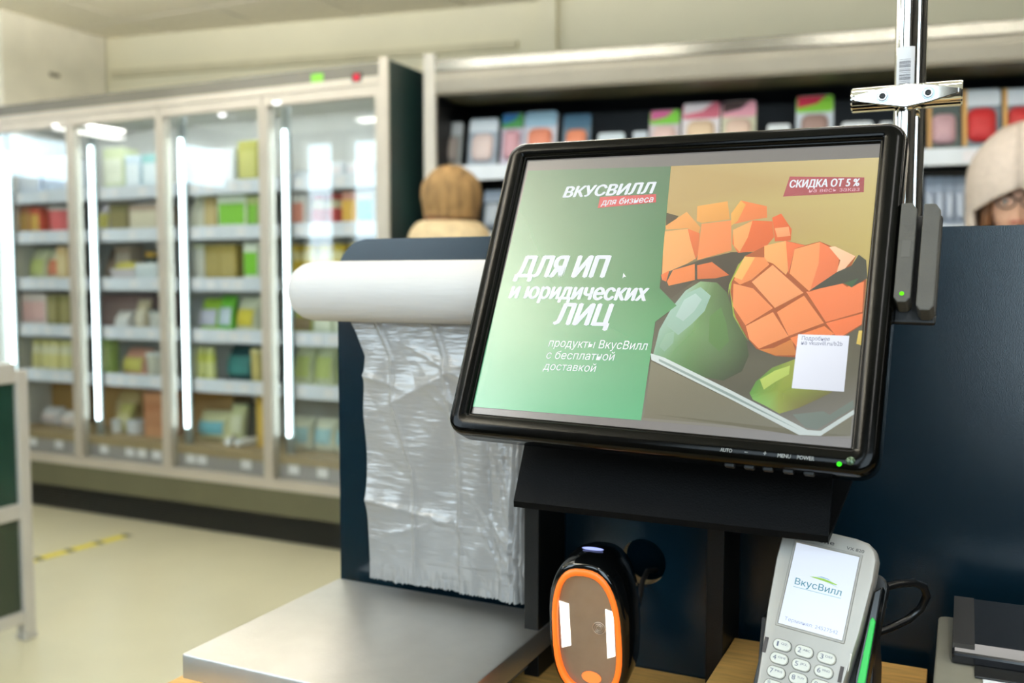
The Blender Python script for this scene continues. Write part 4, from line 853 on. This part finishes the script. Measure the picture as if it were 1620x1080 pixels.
for x0, x1, z0, z1, dx in ((-.0285, -.0185, -.022, .030, 0), (.0200, .0282, -.026, .028, 0)):
    MB().add([tuple(T @ Vector((a, -.0312, b))) for a, b in ((x0, z0), (x1, z0+.004), (x1, z1-.002), (x0, z1))], [(0, 1, 2, 3)]).build('light_bar', emis('scanner_led', (255, 250, 240), 3.0), scn_o)
ln = MB()
for r in (.0065, .0045, .0028): ln.tube([tuple(T @ Vector((.0125+r*math.cos(6.2832*i/20), -.0312, .006+r*math.sin(6.2832*i/20)))) for i in range(21)], .0003, 5)
ln.build('lens_rings', mat('lens_ring', (190, 170, 150), .3, .5), scn_o)
MB().add([tuple(T @ Vector((.002+.0105*math.cos(6.2832*i/28), -.0316, -.050+.0068*math.sin(6.2832*i/28)))) for i in range(28)], [tuple(range(28))]).build('badge', mat('badge_orange', (255, 138, 70), .4, emit=.4), scn_o)
MB().lathe([(.0, .0006), (.0105, .0004), (.0115, 0)], 24, tuple(T @ Vector((0, -.003, .0774))), sc=(1, .42), cap=False).build('status_light', emis('led_blue', (168, 182, 255), 1.4), scn_o, smooth=True)
MB().lathe([(.038, 0), (.038, .006), (.030, .012), (.026, .040)], 28, (0, .005, 0), sc=(1, .8)).build('stand', M_black, scn_o, auto=True)
cab = [(-.322, .945, CT+.05), (-.322, .975, CT+.066), (-.324, 1.01, CT+.084), (-.328, 1.04, CT+.1045), (-.33, 1.065, CT+.109), (-.33, 1.10, CT+.10)]
tag(MB().tube(cab, .0032, 8).build('scanner_cable', M_black, smooth=True), 'black cable running from the scanner into the round hole', 'cable')

# ================================================================== PAYMENT TERMINAL
TM = frame3((.99, -.111, -.087), (-.1279, -.4472, -.8852), (-.1049, .8305, -.2666))
ter = thing('payment_terminal', 'light grey card payment terminal with lit screen and keypad', 'payment terminal', M=TM)
M_ts = mat('terminal_silver', (162, 158, 150), .4, .25, nz=(40, .03)); M_ts2 = mat('terminal_edge', (206, 202, 192), .35, .2)
half = [(.0, .0515), (.020, .0512), (.031, .0495), (.0375, .045), (.0405, .038), (.0412, .020), (.0402, 0), (.0390, -.025), (.0370, -.045), (.0350, -.065), (.0335, -.085), (.0325, -.105), (.029, -.113), (.015, -.116), (0, -.1165)]
outl = half+[(-x, y) for x, y in half[-2:0:-1]]
rings = [[(x*s, (y+.03)*s-.03, z) for x, y in outl] for s, z in ((.93, .0035), (.97, .0030), (.992, .0012), (1, -.002), (1.0, -.016), (.96, -.024))]
tb = MB().loft(rings).build('casing', M_ts, ter, smooth=True); e_ = tb.modifiers.new('edges', 'EDGE_SPLIT'); e_.split_angle = math.radians(30)
ds = MB(); o_ = [[(x, y, z) for x, y in rrect(w, h, .001, 3)] for w, h, z in ((.0580, .0760, .0036), (.0572, .0752, .0042), (.0545, .0725, .0042), (.0535, .0715, .0036))]
ds.loft(o_, cap=False).build('screen_frame', mat('terminal_bezel', (150, 146, 138), .4, .3), ter, auto=True)
ts = MB().box(-.0266, .0266, -.0354, .0354, .0036, .0038).build('screen', lcd('terminal_screen', (222, 231, 246)), ter)
text_mesh('ВкусВилл', 'logo_lettering', lcd('logo_teal', (70, 140, 158)), -.0205, .0185, .0000, .0054, .0040, ts, 0, .008, -.0003)
colmesh('logo_mark', [((96, 156, 196), [(-4, 10.5), (0, 11.6), (5, 11.2), (9, 9.8), (5, 10.6), (0, 10.9)]), ((150, 200, 60), [(-10, 9.4), (-2, 10.0), (6, 9.6), (13, 7.4), (14, 8.2), (8, 9.6), (2, 10.4), (-4, 10.2)]), ((160, 196, 206), [(4, 7.6), (10, 7.6), (15, 5.6), (10, 7.0)])], .0040, ts)
MB().box(-.021, .019, -.0026, -.0020, .0038, .0039).build('logo_underline', lcd('logo_line', (150, 186, 200)), ts)
text_mesh('Терминал: 24527542', 'status_lettering', lcd('status_grey', (136, 146, 186)), -.0222, .0222, -.0318, .0030, .0040, ts)
M_ink = mat('terminal_ink', (40, 40, 44), .5)
text_mesh('Verifone', 'maker_lettering', M_ink, -.027, .0045, .0402, .0038, .0036, ter, 0, .01)
text_mesh('VX 820', 'model_lettering', M_ink, .0150, .0295, .0395, .0026, .0036, ter, 0, .006)
M_key = mat('key_grey', (206, 206, 196), .45); M_kink = mat('key_ink', (92, 96, 116), .5)
keys = [('1', 'QZ.'), ('2', 'ABC'), ('3', 'DEF'), ('4', 'GHI'), ('5', 'JKL'), ('6', 'MNO'), ('7', 'PRS'), ('8', 'TUV'), ('9', 'WXY'), ('*', ','), ('0', '-SP'), ('#', '"')]
kr = [[(x, y, z) for x, y in rrect(w, h, h*.48, 5)] for w, h, z in ((.0150, .0090, .0034), (.0148, .0088, .0050), (.0135, .0076, .0057))]
km = MB().loft(kr).mesh('key', M_key); kwm = MB().loft([[(x, y, z) for x, y in rrect(.0160, .0098, .0046, 5)] for z in (.0033, .0038)]).mesh('key_well', mat('key_well', (84, 82, 78), .5))
for i, (a, b) in enumerate(keys):
    kx, ky = -.0192+.0184*(i % 3), -.0527-.0113*(i//3)
    wl = link('key_well', kwm, ter); wl.location = (kx, ky, 0); ko = link('key', km, ter); ko.location = (kx, ky, 0)
    text_mesh(a, 'key_digit', M_kink, -.0050+(.0008 if a == '1' else 0), -.0022-(.0006 if a == '1' else 0), -.0016, .0040, .0059, ko); text_mesh(b, 'key_letters', M_kink, -.0008, .0052, .0004, .0017, .0059, ko)
M_slot = mat('slot_dark', (52, 46, 44), .5)
for x0, y0 in ((-.0345, -.056), (.0295, -.062)): MB().box(x0, x0+.003, y0-.0065, y0+.0065, .0030, .0040).build('side_mark', M_slot, ter)
tw = MB(); tw.box(.0325, .0330, -.0580, -.0440, .0020, .0034).box(.0355, .0360, -.0580, -.0440, .0020, .0034).box(.0325, .0360, -.0445, -.0440, .0020, .0034)
tw.build('card_mark', mat('mark_light', (222, 218, 210), .5), ter)
cd = MB(); cd.prism(rrect(.092, .150, .010, 4, .003, -.045), -.040, -.0245).box(-.030, .036, -.118, -.02, -.060, -.040)
cd.build('cradle', mat('cradle_black', (20, 20, 20), .35), ter, bevel=.002)
MB().prism([(.0415, .012), (.0480, .018), (.0500, -.062), (.0420, -.075), (.0400, -.06)], -.0245, -.006).build('cradle_side', mat('cradle_gloss', (14, 14, 14), .2), ter, bevel=.0015)
MB().prism([(.0432, -.064), (.0462, -.0665), (.0492, -.062), (.0478, -.012), (.0448, -.0095), (.0435, -.013)], -.006, -.0030).build('green_strip', mat('green_plastic', (20, 168, 62), .35, emit=.18), ter, bevel=.0008)
ft = MB(); ft.prism([(.80, -.392), (.93, -.392), (.93, -.36), (.88, -.30), (.84, -.30), (.82, -.355)], -.155, -.06, lambda a, b, h: (h, a, b+CAM_H))
f_o = ft.build('cradle_foot', M_black, None, bevel=.002); f_o.parent = ter; f_o.matrix_parent_inverse = TM.inverted()
def cp(u, v, Y): return at(u, v, Y)
pts = [cp(1372, 934, .865), cp(1390, 931, .875), cp(1420, 923, .89), cp(1445, 921, .905), cp(1461, 927, .915), cp(1466, 942, .92), cp(1457, 962, .925), cp(1436, 980, .92), cp(1408, 993, .905), cp(1380, 1003, .89), cp(1362, 1008, .88)]
tag(MB().tube(pts, .0036, 10).build('terminal_cable', mat('cable_black', (12, 12, 12), .3), smooth=True), 'black cable looping from the right side of the payment terminal', 'cable')

# ================================================================== RECEIPT PRINTER
pr = thing('receipt_printer', 'receipt printer with dark glossy cover and grey sides at lower right', 'printer', (-.014, .80, CT))
M_pb = mat('printer_grey', (132, 128, 114), .45, nz=(30, .04)); M_pc = mat('printer_cover', (22, 22, 24), .18, nz=(20, .1))
MB().prism(rrect(.150, .175, .008, 4, .075, .095), .003, .132).build('printer_body', M_pb, pr, bevel=.002)
MB().prism([(.06, .1325), (.182, .1325), (.182, .150), (.176, .1545), (.07, .1485), (.06, .142)], .013, .150, lambda a, b, h: (h, a, b)).build('cover', M_pc, pr, bevel=.002)
MB().prism([(.065, .1440), (.176, .1520), (.176, .1548), (.065, .1487)], .0132, .030, lambda a, b, h: (h, a, b)).build('cover_rim', mat('printer_silver', (74, 70, 66), .3, .5), pr)
MB().box(.030, .150, .035, .0595, .1325, .1345).build('paper_slot', M_black, pr, bevel=.001)
MB().box(.036, .120, .022, .034, .1325, .1332).build('receipt_paper', mat('receipt_paper', (232, 234, 238), .6), pr)
MB().box(.010, .140, .010, .180, 0, .003).build('printer_feet', M_black, pr)
